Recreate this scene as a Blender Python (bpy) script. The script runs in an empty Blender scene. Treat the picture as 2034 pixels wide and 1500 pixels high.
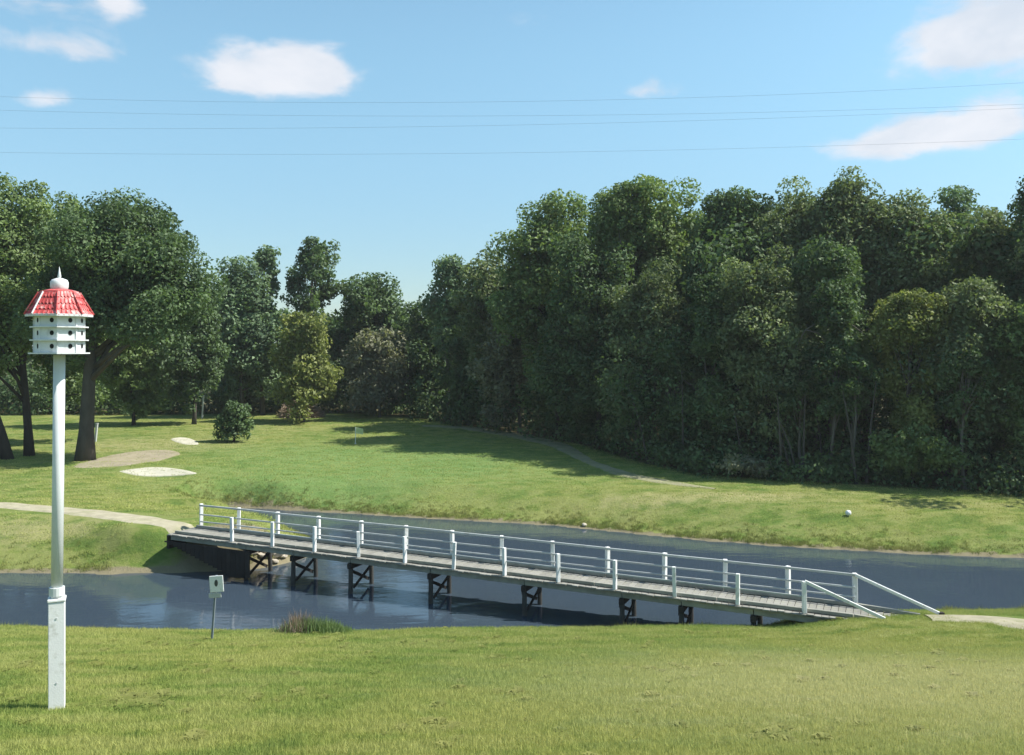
import bpy, bmesh, math, random
import numpy as np
from mathutils import Vector, Matrix, noise as mnoise

random.seed(7)
RNG = np.random.default_rng(7)
scene = bpy.context.scene
COL = scene.collection

# ------------------------------------------------------------------ camera
F = 1760.0            # focal length in pixels of the 2034 px wide photograph
CX, HY = 1017.0, 690.0
EYE = 8.0
cam_data = bpy.data.cameras.new("camera")
cam_data.sensor_width = 36.0
cam_data.lens = 36.0 * F / 2034.0
cam_data.shift_y = -(750.0 - HY) / 2034.0
cam_data.clip_start = 0.1
cam_data.clip_end = 5000
cam = bpy.data.objects.new("camera", cam_data)
COL.objects.link(cam)
cam.location = (0, 0, EYE)
cam.rotation_euler = (math.radians(90), 0, 0)
scene.camera = cam

# ------------------------------------------------------------------ light
SUN_EL = math.radians(51)
SUN_AZ = math.radians(89)       # from +Y (view direction) towards +X
S = Vector((math.cos(SUN_EL) * math.sin(SUN_AZ), math.cos(SUN_EL) * math.cos(SUN_AZ), math.sin(SUN_EL)))
sun_data = bpy.data.lights.new("sun", 'SUN')
sun_data.energy = 4.6
sun_data.angle = math.radians(0.5)
sun_data.color = (1.0, 0.95, 0.87)
sun = bpy.data.objects.new("sun", sun_data)
COL.objects.link(sun)
sun.rotation_euler = S.to_track_quat('Z', 'Y').to_euler()
sun.location = (60, -10, 60)

world = bpy.data.worlds.new("World")
scene.world = world
world.use_nodes = True
vs = scene.view_settings
vs.view_transform = 'Standard'
vs.look = 'None'
vs.exposure = 0.95
vs.gamma = 1.0
vs.use_curve_mapping = False


class NT:
    """small node-tree writer"""
    def __init__(self, tree):
        self.t = tree
        tree.nodes.clear()

    def n(self, typ, **kw):
        nd = self.t.nodes.new(typ)
        for k, v in kw.items():
            setattr(nd, k, v)
        return nd

    def put(self, sock, v):
        if isinstance(v, bpy.types.NodeSocket):
            self.t.links.new(v, sock)
        elif isinstance(v, (tuple, list)):
            if len(v) == 3 and len(sock.default_value) == 4:
                v = (*v, 1)
            sock.default_value = v
        else:
            sock.default_value = v

    def math(self, op, a, b=0.0, c=0.0, clamp=False):
        nd = self.n('ShaderNodeMath', operation=op, use_clamp=clamp)
        self.put(nd.inputs[0], a)
        self.put(nd.inputs[1], b)
        self.put(nd.inputs[2], c)
        return nd.outputs[0]

    def mix(self, f, a, b, blend='MIX'):
        nd = self.n('ShaderNodeMix', data_type='RGBA', blend_type=blend)
        self.put(nd.inputs[0], f)
        self.put(nd.inputs[6], a)
        self.put(nd.inputs[7], b)
        return nd.outputs[2]

    def ramp(self, f, p0, p1):
        nd = self.n('ShaderNodeMapRange', interpolation_type='SMOOTHSTEP')
        self.put(nd.inputs[0], f)
        nd.inputs[1].default_value = p0
        nd.inputs[2].default_value = p1
        return nd.outputs[0]

    def noise(self, vec, scale, detail=4, rough=0.55, dist=0.0, w=None):
        nd = self.n('ShaderNodeTexNoise')
        nd.inputs['Scale'].default_value = scale
        nd.inputs['Detail'].default_value = detail
        nd.inputs['Roughness'].default_value = rough
        nd.inputs['Distortion'].default_value = dist
        if vec is not None:
            self.put(nd.inputs['Vector'], vec)
        return nd.outputs[0]

    def scale(self, vec, s):
        nd = self.n('ShaderNodeVectorMath', operation='MULTIPLY')
        self.put(nd.inputs[0], vec)
        nd.inputs[1].default_value = s
        return nd.outputs[0]


# sky: Nishita air with cumulus clouds placed by compass direction and height
def build_world():
    w = NT(world.node_tree)
    sky = w.n('ShaderNodeTexSky', sky_type='NISHITA')
    sky.sun_disc = False
    sky.sun_elevation = SUN_EL
    sky.sun_rotation = SUN_AZ
    sky.altitude = 0
    sky.air_density = 1.0
    sky.dust_density = 0.35
    sky.ozone_density = 2.2
    tc = w.n('ShaderNodeTexCoord')
    sep = w.n('ShaderNodeSeparateXYZ')
    w.put(sep.inputs[0], tc.outputs['Generated'])
    x, y, z = sep.outputs
    az = w.math('ARCTAN2', x, y)
    hor = w.math('SQRT', w.math('ADD', w.math('MULTIPLY', x, x), w.math('MULTIPLY', y, y)))
    el = w.math('ARCTAN2', z, hor)
    comb = w.n('ShaderNodeCombineXYZ')
    w.put(comb.inputs[0], az)
    w.put(comb.inputs[1], w.math('MULTIPLY', el, 1.9))
    n1 = w.noise(comb.outputs[0], 14.0, 7, 0.58, 0.3)
    n2 = w.noise(comb.outputs[0], 5.0, 6, 0.6, 0.2)
    # px centre x, y, half width, half height, strength
    clouds = [(560, 152, 150, 60, 1.35), (465, 166, 75, 30, 0.9), (640, 138, 62, 44, 1.0), (560, 120, 60, 34, 0.5), (2010, 60, 210, 105, 1.6),
              (1890, 262, 160, 44, 2.0), (1980, 250, 60, 40, 0.6), (1740, 300, 150, 34, 0.6), (110, 90, 220, 36, 0.75),
              (235, 20, 50, 45, 1.2), (60, 10, 140, 35, 0.6), (85, 200, 65, 30, 0.75), (1270, 180, 95, 28, 0.8),
              (1070, 40, 110, 35, 0.28), (1880, 110, 150, 60, 0.55)]
    total = None
    low = None
    for (px, py, hw, hh, st) in clouds:
        a0 = math.atan((px - CX) / F)
        ck = math.cos(a0)
        e0 = math.atan((HY - py) / F * ck)
        ra, re = hw / F * ck * ck, hh / F * ck
        da = w.math('DIVIDE', w.math('SUBTRACT', az, a0), ra)
        de = w.math('DIVIDE', w.math('SUBTRACT', el, e0), re)
        # flatter underside
        de2 = w.math('MULTIPLY', de, w.math('ADD', 1.0, w.math('MULTIPLY', w.math('LESS_THAN', de, 0.0), 0.45)))
        r2 = w.math('ADD', w.math('MULTIPLY', da, da), w.math('MULTIPLY', de2, de2))
        m = w.math('POWER', 2.718, w.math('MULTIPLY', r2, -1.15))
        m = w.math('MULTIPLY', m, st)
        total = m if total is None else w.math('ADD', total, m)
    # field of scattered clouds everywhere outside those
    away = w.ramp(w.math('ABSOLUTE', az), 0.72, 0.95)
    high = w.ramp(el, 0.42, 0.6)
    fld = w.math('MAXIMUM', away, high)
    proj = w.n('ShaderNodeCombineXYZ')
    zz = w.math('ADD', w.math('ABSOLUTE', z), 0.12)
    w.put(proj.inputs[0], w.math('DIVIDE', x, zz))
    w.put(proj.inputs[1], w.math('DIVIDE', y, zz))
    nf = w.noise(proj.outputs[0], 0.9, 7, 0.55, 0.2)
    fieldm = w.math('MULTIPLY', w.math('MULTIPLY', w.ramp(nf, 0.58, 0.78), fld), 0.55)
    dens = w.math('ADD', total, w.math('MULTIPLY', w.math('SUBTRACT', n1, 0.52), w.math('MULTIPLY', w.math('MINIMUM', w.math('MULTIPLY', total, 3.0), 1.0), 2.2)))
    mask = w.ramp(dens, 0.24, 1.12)
    mask = w.math('MAXIMUM', w.math('MULTIPLY', mask, 0.93), fieldm, clamp=True)
    skyc = w.mix(1.0, sky.outputs[0], w.mix(w.ramp(el, 0.0, 0.36), (0.54, 0.61, 0.64), (0.98, 1.13, 0.97)), 'MULTIPLY')
    cl = w.mix(w.ramp(n2, 0.35, 0.65), (3.5, 3.8, 4.25), (4.5, 4.55, 4.8))
    c = w.mix(mask, skyc, cl)
    bg = w.n('ShaderNodeBackground')
    w.put(bg.inputs[0], c)
    bg.inputs[1].default_value = 0.105
    out = w.n('ShaderNodeOutputWorld')
    w.put(out.inputs[0], bg.outputs[0])


build_world()

# ------------------------------------------------------------------ helpers
def mat(name):
    m = bpy.data.materials.new(name)
    m.use_nodes = True
    return m, NT(m.node_tree)


def principled(name, color, rough=0.7, noise_amt=0.18, noise_scale=8.0, bump=0.2, bump_scale=40.0, spec=0.3, metallic=0.0, stretch=None, dirt=None):
    m, w = mat(name)
    tc = w.n('ShaderNodeTexCoord')
    v = tc.outputs['Object']
    if stretch:
        v = w.scale(v, stretch)
    oi = w.n('ShaderNodeObjectInfo')
    n = w.noise(v, noise_scale, 5, 0.6)
    f = w.math('ADD', w.math('MULTIPLY', w.math('SUBTRACT', n, 0.5), noise_amt * 4), 1.0)
    f = w.math('MULTIPLY', f, w.math('ADD', 1.0 - noise_amt * 0.5, w.math('MULTIPLY', oi.outputs['Random'], noise_amt)))
    comb = w.n('ShaderNodeCombineXYZ')
    for i in range(3):
        w.put(comb.inputs[i], f)
    c = w.mix(1.0, color, comb.outputs[0], 'MULTIPLY')
    if dirt:
        nd = w.noise(v, dirt[1], 6, 0.65)
        c = w.mix(w.math('MULTIPLY', w.ramp(nd, 0.5, 0.72), dirt[2]), c, dirt[0])
    p = w.n('ShaderNodeBsdfPrincipled')
    w.put(p.inputs['Base Color'], c)
    p.inputs['Roughness'].default_value = rough
    p.inputs['Specular IOR Level'].default_value = spec
    p.inputs['Metallic'].default_value = metallic
    if bump:
        b = w.n('ShaderNodeBump')
        b.inputs['Strength'].default_value = bump
        b.inputs['Distance'].default_value = 0.02
        w.put(b.inputs['Height'], w.noise(v, bump_scale, 4, 0.6))
        w.put(p.inputs['Normal'], b.outputs[0])
    o = w.n('ShaderNodeOutputMaterial')
    w.put(o.inputs[0], p.outputs[0])
    return m


def tag(o, label=None, cat=None, group=None, kind=None):
    if label: o['label'] = label
    if cat: o['category'] = cat
    if group: o['group'] = group
    if kind: o['kind'] = kind
    return o


def empty(name, loc, rz=0.0):
    o = bpy.data.objects.new(name, None)
    COL.objects.link(o)
    o.location = loc
    o.rotation_euler = (0, 0, rz)
    o.empty_display_size = 0.3
    return o


def link(name, me, m, parent=None, smooth=False):
    if m is not None:
        me.materials.clear()
        me.materials.append(m)
    if smooth:
        me.polygons.foreach_set('use_smooth', [True] * len(me.polygons))
    o = bpy.data.objects.new(name, me)
    COL.objects.link(o)
    if parent: o.parent = parent
    return o


class MB:
    """collects simple solids in one bmesh"""
    def __init__(self):
        self.bm = bmesh.new()

    def box(self, c, size, rot=None, bevel=0.0):
        mtx = Matrix.Translation(Vector(c)) @ (rot.to_4x4() if rot is not None else Matrix.Identity(4)) @ Matrix.Diagonal((*size, 1))
        r = bmesh.ops.create_cube(self.bm, size=1.0, matrix=mtx)
        if bevel:
            es = list({e for v in r['verts'] for e in v.link_edges})
            bmesh.ops.bevel(self.bm, geom=es, offset=bevel, segments=1, affect='EDGES')
        return self

    def beam(self, a, b, w, h, bevel=0.0):
        """rectangular bar from a to b, h measured along the most vertical side"""
        a, b = Vector(a), Vector(b)
        d = (b - a)
        L = d.length
        q = d.to_track_quat('X', 'Z')
        return self.box((a + b) / 2, (L, w, h), q.to_matrix(), bevel)

    def lathe(self, prof, seg=24, origin=(0, 0, 0), phase=0.0):
        rings = []
        for (r, z) in prof:
            if r < 1e-6:
                rings.append([self.bm.verts.new((origin[0], origin[1], origin[2] + z))])
            else:
                rings.append([self.bm.verts.new((origin[0] + r * math.cos(phase + 2 * math.pi * i / seg), origin[1] + r * math.sin(phase + 2 * math.pi * i / seg), origin[2] + z)) for i in range(seg)])
        for A, B in zip(rings, rings[1:]):
            for i in range(seg):
                j = (i + 1) % seg
                if len(A) == 1 and len(B) == 1: continue
                if len(A) == 1: self.bm.faces.new((A[0], B[j], B[i])[::-1] if False else (A[0], B[i], B[j]))
                elif len(B) == 1: self.bm.faces.new((A[i], A[j], B[0]))
                else: self.bm.faces.new((A[i], A[j], B[j], B[i]))
        if len(rings[0]) > 1: self.bm.faces.new(rings[0][::-1])
        if len(rings[-1]) > 1: self.bm.faces.new(rings[-1])
        return self

    def tube(self, pts, rad, seg=6):
        pts = [Vector(p) for p in pts]
        rings = []
        for i, p in enumerate(pts):
            d = (pts[min(i + 1, len(pts) - 1)] - pts[max(i - 1, 0)]).normalized()
            q = d.to_track_quat('Z', 'Y')
            r = rad[i] if isinstance(rad, (list, tuple)) else rad
            rings.append([self.bm.verts.new(p + q @ Vector((r * math.cos(2 * math.pi * k / seg), r * math.sin(2 * math.pi * k / seg), 0))) for k in range(seg)])
        for A, B in zip(rings, rings[1:]):
            for i in range(seg):
                j = (i + 1) % seg
                self.bm.faces.new((A[i], A[j], B[j], B[i]))
        self.bm.faces.new(rings[0][::-1])
        self.bm.faces.new(rings[-1])
        return self

    def mesh(self, name):
        bmesh.ops.recalc_face_normals(self.bm, faces=self.bm.faces)
        me = bpy.data.meshes.new(name)
        self.bm.to_mesh(me)
        self.bm.free()
        return me

    def build(self, name, m, parent=None, smooth=False):
        return link(name, self.mesh(name), m, parent, smooth)


def quads_mesh(name, V, nverts_per=4, col=None):
    """V: (n*k,3) array, faces of k consecutive verts"""
    k = nverts_per
    n = len(V) // k
    me = bpy.data.meshes.new(name)
    me.vertices.add(len(V))
    me.vertices.foreach_set('co', V.astype(np.float32).ravel())
    me.loops.add(n * k)
    me.loops.foreach_set('vertex_index', np.arange(n * k, dtype=np.int32))
    me.polygons.add(n)
    me.polygons.foreach_set('loop_start', np.arange(0, n * k, k, dtype=np.int32))
    me.polygons.foreach_set('loop_total', np.full(n, k, dtype=np.int32))
    if col is not None:
        at = me.attributes.new('tint', 'FLOAT', 'FACE')
        at.data.foreach_set('value', col.astype(np.float32))
    me.update()
    return me


# ------------------------------------------------------------------ terrain
def wpt(px, py, z=0.0):
    D = (EYE - z) * F / (py - HY)
    return ((px - CX) / F * D, D)


def wdist(px, D):
    return ((px - CX) / F * D, D)


near_shore = [(0, 1262), (150, 1272), (300, 1282), (450, 1286), (600, 1280), (750, 1290), (880, 1288), (1000, 1284), (1200, 1272), (1400, 1262), (1500, 1254)]
poly = [(-140, 25.5), (-40, 25.2)] + [wpt(*p) for p in near_shore] + [(7.7, 25.6), (9.2, 26.2), (14, 26.3), (22, 26.2), (140, 27)]
poly += [(140, 32), (40, 32.4)] + [wpt(*p) for p in [(2034, 1110), (1850, 1103), (1700, 1095), (1550, 1087), (1400, 1075), (1250, 1060), (1100, 1045), (980, 1038), (850, 1031), (740, 1024), (640, 1018), (540, 1012), (450, 1008), (400, 1012)]]
poly += [wpt(430, 1024), wpt(530, 1042), wpt(600, 1058), wpt(650, 1085), wpt(610, 1108), wpt(560, 1122), wpt(500, 1132), wpt(430, 1137), wpt(300, 1140), wpt(150, 1141), wpt(0, 1140), (-40, 31.0), (-140, 31.0)]
POLY = np.array(poly)


def water_sd(X, Y):
    """signed distance to the pond outline, positive on land"""
    P = np.stack([X, Y], -1)
    best = np.full(X.shape, 1e9)
    inside = np.zeros(X.shape, bool)
    n = len(POLY)
    for i in range(n):
        a, b = POLY[i], POLY[(i + 1) % n]
        ab = b - a
        t = np.clip(((P - a) @ ab) / (ab @ ab), 0, 1)
        d = np.hypot(P[..., 0] - (a[0] + t * ab[0]), P[..., 1] - (a[1] + t * ab[1]))
        best = np.minimum(best, d)
        if a[1] != b[1]:
            cond = ((a[1] > Y) != (b[1] > Y)) & (X < (b[0] - a[0]) * (Y - a[1]) / (b[1] - a[1]) + a[0])
            inside ^= cond
    return np.where(inside, -best, best)


def sstep(a, b, x):
    t = np.clip((x - a) / (b - a), 0, 1)
    return t * t * (3 - 2 * t)


def wob(X, Y, f, ph=0.0):
    return (np.sin(X * f + 1.3 * np.sin(Y * f * 0.7 + ph)) + np.sin(Y * f * 1.13 + 1.7 * np.sin(X * f * 0.6 + ph * 2 + 1.0)) + 0.6 * np.sin((X + Y) * f * 1.9 + ph)) / 2.6


def terrain(X, Y):
    X = np.asarray(X, float); Y = np.asarray(Y, float)
    d = water_sd(X, Y) + 0.10 * wob(X, Y, 2.6, 0.4) + 0.05 * wob(X, Y, 6.1, 1.4)
    near = 6.1 - 0.235 * Y + 0.05 * wob(X, Y, 0.5)
    near = np.where(Y < 0, 6.1 - 0.02 * Y, near)
    near = near + 0.32 * sstep(6.6, 9, X) * sstep(19, 23, Y) * sstep(30, 26, Y)
    near = np.maximum(near, 0.22)
    far = np.interp(Y, [28, 33, 38, 46, 60, 75, 100, 200, 1000], [1.1, 1.1, 1.05, 1.2, 1.5, 1.85, 1.7, 2.5, 4.0])
    far = far + 0.25 * sstep(-6, -12, X) * sstep(42, 34, Y) + 0.10 * wob(X, Y, 0.16, 2.0) * sstep(32, 50, Y)
    far = far + 0.25 * np.exp(-(((X + 21) / 5) ** 2 + ((Y - 49.5) / 2.0) ** 2))
    far = far - 0.26 * np.exp(-((((X + 18.9) / 2.0) ** 2 + ((Y - 46.9) / 0.9) ** 2)) ** 2) + 0.20 * np.exp(-(((X + 18.6) / 2.6) ** 2 + ((Y - 48.6) / 0.8) ** 2))
    base = np.where(Y < 28.3, near, far)
    w = np.where(Y < 28.3, 0.9, 1.5)
    w = w + 2.6 * sstep(-9.5, -13, X) * (1 - np.exp(-(((X + 13.6) / 2.2) ** 2 + ((Y - 33.6) / 2.0) ** 2))) * ((Y > 28.3) & (Y < 40))
    w = w - 0.95 * np.exp(-(((X + 13.4) / 1.3) ** 2 + ((Y - 32.8) / 1.3) ** 2)) * (Y > 28.3)
    w = np.where(Y > 28.3, w + 2.4 * sstep(33, 35, Y) * sstep(-12, -8, X), w)
    land = base * sstep(-0.02, 1, d / w) ** 0.8
    bed = -0.05 + np.clip(d, -4, 0) * 0.35
    return np.where(d > 0, land, bed)


def tz(x, y):
    return float(terrain(np.array([x]), np.array([y]))[0])


def G(px, py, dmin=6.0, dmax=140.0):
    """where the line of sight through a photo pixel meets the ground"""
    D = np.arange(dmin, dmax, 0.05)
    X = (px - CX) / F * D
    z = EYE - (py - HY) / F * D
    hit = np.nonzero(terrain(X, D) >= z)[0]
    if len(hit) == 0:
        k = len(D) - 1
    else:
        k = hit[0]
    return Vector((float(X[k]), float(D[k]), float(terrain(X[k:k + 1], D[k:k + 1])[0])))


# --- ground materials -------------------------------------------------
def grass_color(w, pos, dry=None):
    big = w.noise(pos, 0.16, 4, 0.6, 0.4)
    mid = w.noise(w.scale(pos, (0.8, 1.6, 1.0)), 0.9, 5, 0.65)
    fine = w.noise(pos, 9.0, 4, 0.7)
    c = w.mix(w.ramp(big, 0.35, 0.68), (0.150, 0.225, 0.048), (0.255, 0.280, 0.072))
    c = w.mix(w.ramp(mid, 0.42, 0.58), c, w.mix(0.55, c, (0.33, 0.33, 0.13)))
    c = w.mix(w.math('MULTIPLY', w.ramp(mid, 0.50, 0.34), 0.75), c, (0.105, 0.180, 0.040))
    c = w.mix(w.math('MULTIPLY', w.ramp(fine, 0.45, 0.75), 0.35), c, (0.30, 0.31, 0.11))
    # straw-dry area of the near lawn, to the right
    vd = w.n('ShaderNodeVectorMath', operation='SUBTRACT')
    w.put(vd.inputs[0], pos)
    vd.inputs[1].default_value = (6.0, 13.0, 3.0)
    vl = w.n('ShaderNodeVectorMath', operation='LENGTH')
    w.put(vl.inputs[0], w.scale(vd.outputs[0], (0.8, 1.0, 0.0)))
    dr = w.ramp(w.math('ADD', w.math('MULTIPLY', vl.outputs['Value'], 0.16), w.math('MULTIPLY', w.math('SUBTRACT', mid, 0.5), 1.6)), 1.05, 0.15)
    c = w.mix(w.math('MULTIPLY', dr, 0.8), c, (0.43, 0.41, 0.215))
    return c


def ground_material():
    m, w = mat("ground_grass")
    geo = w.n('ShaderNodeNewGeometry')
    pos = geo.outputs['Position']
    c = w.mix(1.0, grass_color(w, pos), (0.66, 0.68, 0.66), 'MULTIPLY')
    def attr(nm):
        a = w.n('ShaderNodeAttribute', attribute_name=nm)
        return a.outputs['Fac']
    n = w.noise(pos, 1.3, 6, 0.65)
    n3 = w.noise(pos, 4.0, 5, 0.7)
    # dry straw rough, sand / bare bank, mown putting green
    dry = w.ramp(w.math('ADD', attr('dry'), w.math('MULTIPLY', w.math('SUBTRACT', n, 0.5), 1.3)), 0.25, 0.95)
    c = w.mix(w.math('MULTIPLY', dry, 0.85), c, w.mix(n3, (0.24, 0.225, 0.10), (0.33, 0.305, 0.155)))
    green = attr('green')
    c = w.mix(w.math('MULTIPLY', green, 0.75), c, w.mix(n, (0.105, 0.185, 0.058), (0.140, 0.220, 0.072)))
    mud = w.ramp(w.math('ADD', attr('mud'), w.math('MULTIPLY', w.math('SUBTRACT', n3, 0.5), 0.7)), 0.35, 0.7)
    c = w.mix(mud, c, w.mix(n, (0.13, 0.115, 0.07), (0.25, 0.22, 0.14)))
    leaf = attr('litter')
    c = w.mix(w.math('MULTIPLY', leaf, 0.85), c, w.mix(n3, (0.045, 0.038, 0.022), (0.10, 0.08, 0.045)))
    p = w.n('ShaderNodeBsdfPrincipled')
    w.put(p.inputs['Base Color'], c)
    p.inputs['Roughness'].default_value = 0.95
    p.inputs['Specular IOR Level'].default_value = 0.1
    b = w.n('ShaderNodeBump')
    b.inputs['Strength'].default_value = 0.8
    b.inputs['Distance'].default_value = 0.06
    hh = w.math('ADD', w.noise(pos, 6.0, 5, 0.7), w.math('MULTIPLY', w.noise(pos, 40.0, 3, 0.7), 0.5))
    w.put(b.inputs['Height'], hh)
    w.put(p.inputs['Normal'], b.outputs[0])
    o = w.n('ShaderNodeOutputMaterial')
    w.put(o.inputs[0], p.outputs[0])
    return m


def build_ground():
    def axis(lo, hi, fine, flo, fhi):
        a = list(np.arange(flo, fhi + 1e-6, fine))
        s = fine; x = flo
        left = []
        while x > lo:
            s *= 1.22; x -= s; left.append(max(x, lo))
        s = fine; x = fhi
        right = []
        while x < hi:
            s *= 1.22; x += s; right.append(min(x, hi))
        return np.array(left[::-1] + a + right)
    xs = axis(-2500, 2500, 0.28, -30, 30)
    ys = axis(-400, 4000, 0.28, 6, 66)
    X, Y = np.meshgrid(xs, ys)
    Z = terrain(X, Y)
    nx, ny = len(xs), len(ys)
    me = bpy.data.meshes.new("ground")
    V = np.stack([X, Y, Z], -1).reshape(-1, 3)
    i = np.arange(nx * ny).reshape(ny, nx)
    Q = np.stack([i[:-1, :-1], i[:-1, 1:], i[1:, 1:], i[1:, :-1]], -1).reshape(-1, 4)
    me.vertices.add(len(V)); me.vertices.foreach_set('co', V.astype(np.float32).ravel())
    me.loops.add(Q.size); me.loops.foreach_set('vertex_index', Q.astype(np.int32).ravel())
    me.polygons.add(len(Q))
    me.polygons.foreach_set('loop_start', np.arange(0, Q.size, 4, dtype=np.int32))
    me.polygons.foreach_set('loop_total', np.full(len(Q), 4, dtype=np.int32))
    me.polygons.foreach_set('use_smooth', np.ones(len(Q), bool))
    d = water_sd(X, Y)
    def blob(px, py, rx, ry):
        g = G(px, py)
        return np.exp(-(((X - g.x) / rx) ** 2 + ((Y - g.y) / ry) ** 2))
    # worn straw-coloured ground: near lawn to the right, left bank, bunker surrounds, rough by the wood
    dry = 0.75 * blob(1750, 1420, 3.0, 2.2) + 0.5 * blob(1400, 1330, 3.5, 1.6) + 0.45 * blob(1950, 1330, 3, 2.0) + 0.7 * blob(60, 1050, 4.5, 1.6) \
        + 0.75 * blob(300, 885, 9, 5) + 0.35 * blob(1000, 1480, 1.5, 1) + 0.45 * blob(560, 850, 12, 5) + 0.65 * blob(1500, 985, 6, 1.3) + 0.6 * blob(1900, 1005, 7, 1.3) + 0.5 * blob(1050, 870, 8, 2.0) + 0.35 * blob(1250, 1000, 7, 2.2) + 0.45 * blob(1500, 1400, 5, 2.0) + 0.4*blob(1700, 1300, 4, 1.5)
    green = blob(700, 900, 9, 7) + 0.8 * blob(900, 930, 10, 5) + 0.6 * blob(600, 960, 7, 3)
    mud = np.where((d > -0.5) & (d < 0.34) & (Y > 28), 0.72, 0) + 0.30 * np.exp(-((d - 0.3) / 0.4) ** 2) * (Y > 28) + 1.0 * blob(540, 1105, 1.6, 1.6) + 0.8 * blob(430, 1085, 1.5, 1.5) + np.where(d < 0, 1.0, 0)
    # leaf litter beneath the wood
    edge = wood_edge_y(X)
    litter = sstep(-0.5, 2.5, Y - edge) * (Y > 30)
    for nm, arr in (('dry', dry), ('green', np.clip(green, 0, 1)), ('mud', mud), ('litter', litter)):
        at = me.attributes.new(nm, 'FLOAT', 'POINT')
        at.data.foreach_set('value', arr.astype(np.float32).ravel())
    me.update()
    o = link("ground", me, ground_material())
    tag(o, kind='structure')


# front line of the woods in plan
EDGE = [(-200, 78), (-60, 80), (-30, 82), (-14, 83), (-8, 76), (-2, 68), (4.5, 58), (7, 50.5), (10, 45.5), (16, 43.2), (23, 40.8), (40, 38), (200, 38)]


def wood_edge_y(X):
    return np.interp(X, [e[0] for e in EDGE], [e[1] for e in EDGE])


build_ground()

# water ------------------------------------------------------------------
def build_water():
    m, w = mat("pond_water")
    geo = w.n('ShaderNodeNewGeometry')
    pos = geo.outputs['Position']
    p = w.n('ShaderNodeBsdfPrincipled')
    p.inputs['Roughness'].default_value = 0.06
    p.inputs['IOR'].default_value = 1.34
    p.inputs['Specular IOR Level'].default_value = 0.62
    n = w.noise(pos, 0.25, 4, 0.6)
    w.put(p.inputs['Base Color'], w.mix(n, (0.028, 0.044, 0.064), (0.044, 0.062, 0.082)))
    b = w.n('ShaderNodeBump')
    b.inputs['Strength'].default_value = 0.24
    b.inputs['Distance'].default_value = 0.02
    hh = w.math('ADD', w.noise(w.scale(pos, (0.8, 1.5, 1)), 3.2, 4, 0.6, 0.3), w.math('MULTIPLY', w.noise(w.scale(pos, (0.7, 1.3, 1)), 0.8, 2, 0.5), 0.9))
    calm = w.ramp(w.noise(w.scale(pos, (0.6, 1.4, 1)), 0.35, 3, 0.6, 0.6), 0.38, 0.62)
    hh = w.math('MULTIPLY', hh, w.math('ADD', 0.35, w.math('MULTIPLY', calm, 0.95)))
    w.put(b.inputs['Height'], hh)
    w.put(p.inputs['Normal'], b.outputs[0])
    o = w.n('ShaderNodeOutputMaterial')
    w.put(o.inputs[0], p.outputs[0])
    me = bpy.data.meshes.new("water")
    me.from_pydata([(-140, 20, 0), (140, 20, 0), (140, 48, 0), (-140, 48, 0)], [], [(0, 1, 2, 3)])
    tag(link("pond_water", me, m), kind='structure')


build_water()

# draped sheets: paths and bunkers -----------------------------------------
M_PATH = principled("path_surface", (0.31, 0.285, 0.205), 0.95, 0.22, 2.5, 0.5, 30, 0.1, dirt=((0.17, 0.19, 0.08), 1.2, 0.6))
M_SAND = principled("bunker_sand", (0.43, 0.41, 0.33), 0.95, 0.12, 2.0, 0.4, 25, 0.1)
M_DIRT = principled("bare_dirt", (0.29, 0.255, 0.18), 0.95, 0.2, 1.2, 0.5, 20, 0.1, dirt=((0.20, 0.19, 0.09), 0.9, 0.6))
M_TRACK = principled("grassy_track", (0.225, 0.22, 0.135), 0.95, 0.2, 1.5, 0.5, 20, 0.1, dirt=((0.13, 0.165, 0.06), 0.8, 0.9))


def drape_strip(name, pts, widths, m, lift=0.035, step=0.3):
    P = []
    for i in range(len(pts) - 1):
        a, b = Vector(pts[i]), Vector(pts[i + 1])
        n = max(1, int((b - a).length / step))
        for k in range(n):
            t = k / n
            P.append((a.lerp(b, t), widths[i] * (1 - t) + widths[i + 1] * t))
    P.append((Vector(pts[-1]), widths[-1]))
    V, Fc = [], []
    NW = 8
    # smooth the centreline
    C = [p[0] for p in P]
    for _ in range(12):
        C = [C[0]] + [(C[i - 1] + C[i] * 2 + C[i + 1]) / 4 for i in range(1, len(C) - 1)] + [C[-1]]
    for i, c in enumerate(C):
        d = (C[min(i + 1, len(C) - 1)] - C[max(i - 1, 0)]).normalized()
        nrm = Vector((-d.y, d.x))
        hw = P[i][1] / 2
        hw *= 1 + 0.10 * math.sin(i * 0.9) * math.sin(i * 0.23)
        for k in range(NW + 1):
            q = c + nrm * hw * (2 * k / NW - 1)
            edge = 1 - abs(2 * k / NW - 1)
            V.append((q.x, q.y, tz(q.x, q.y) + (lift if edge > 0.05 else -0.02)))
    n = len(C)
    for i in range(n - 1):
        for k in range(NW):
            a = i * (NW + 1) + k
            Fc.append((a, a + 1, a + NW + 2, a + NW + 1))
    me = bpy.data.meshes.new(name)
    me.from_pydata(V, [], Fc)
    return link(name, me, m, smooth=True)


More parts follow.
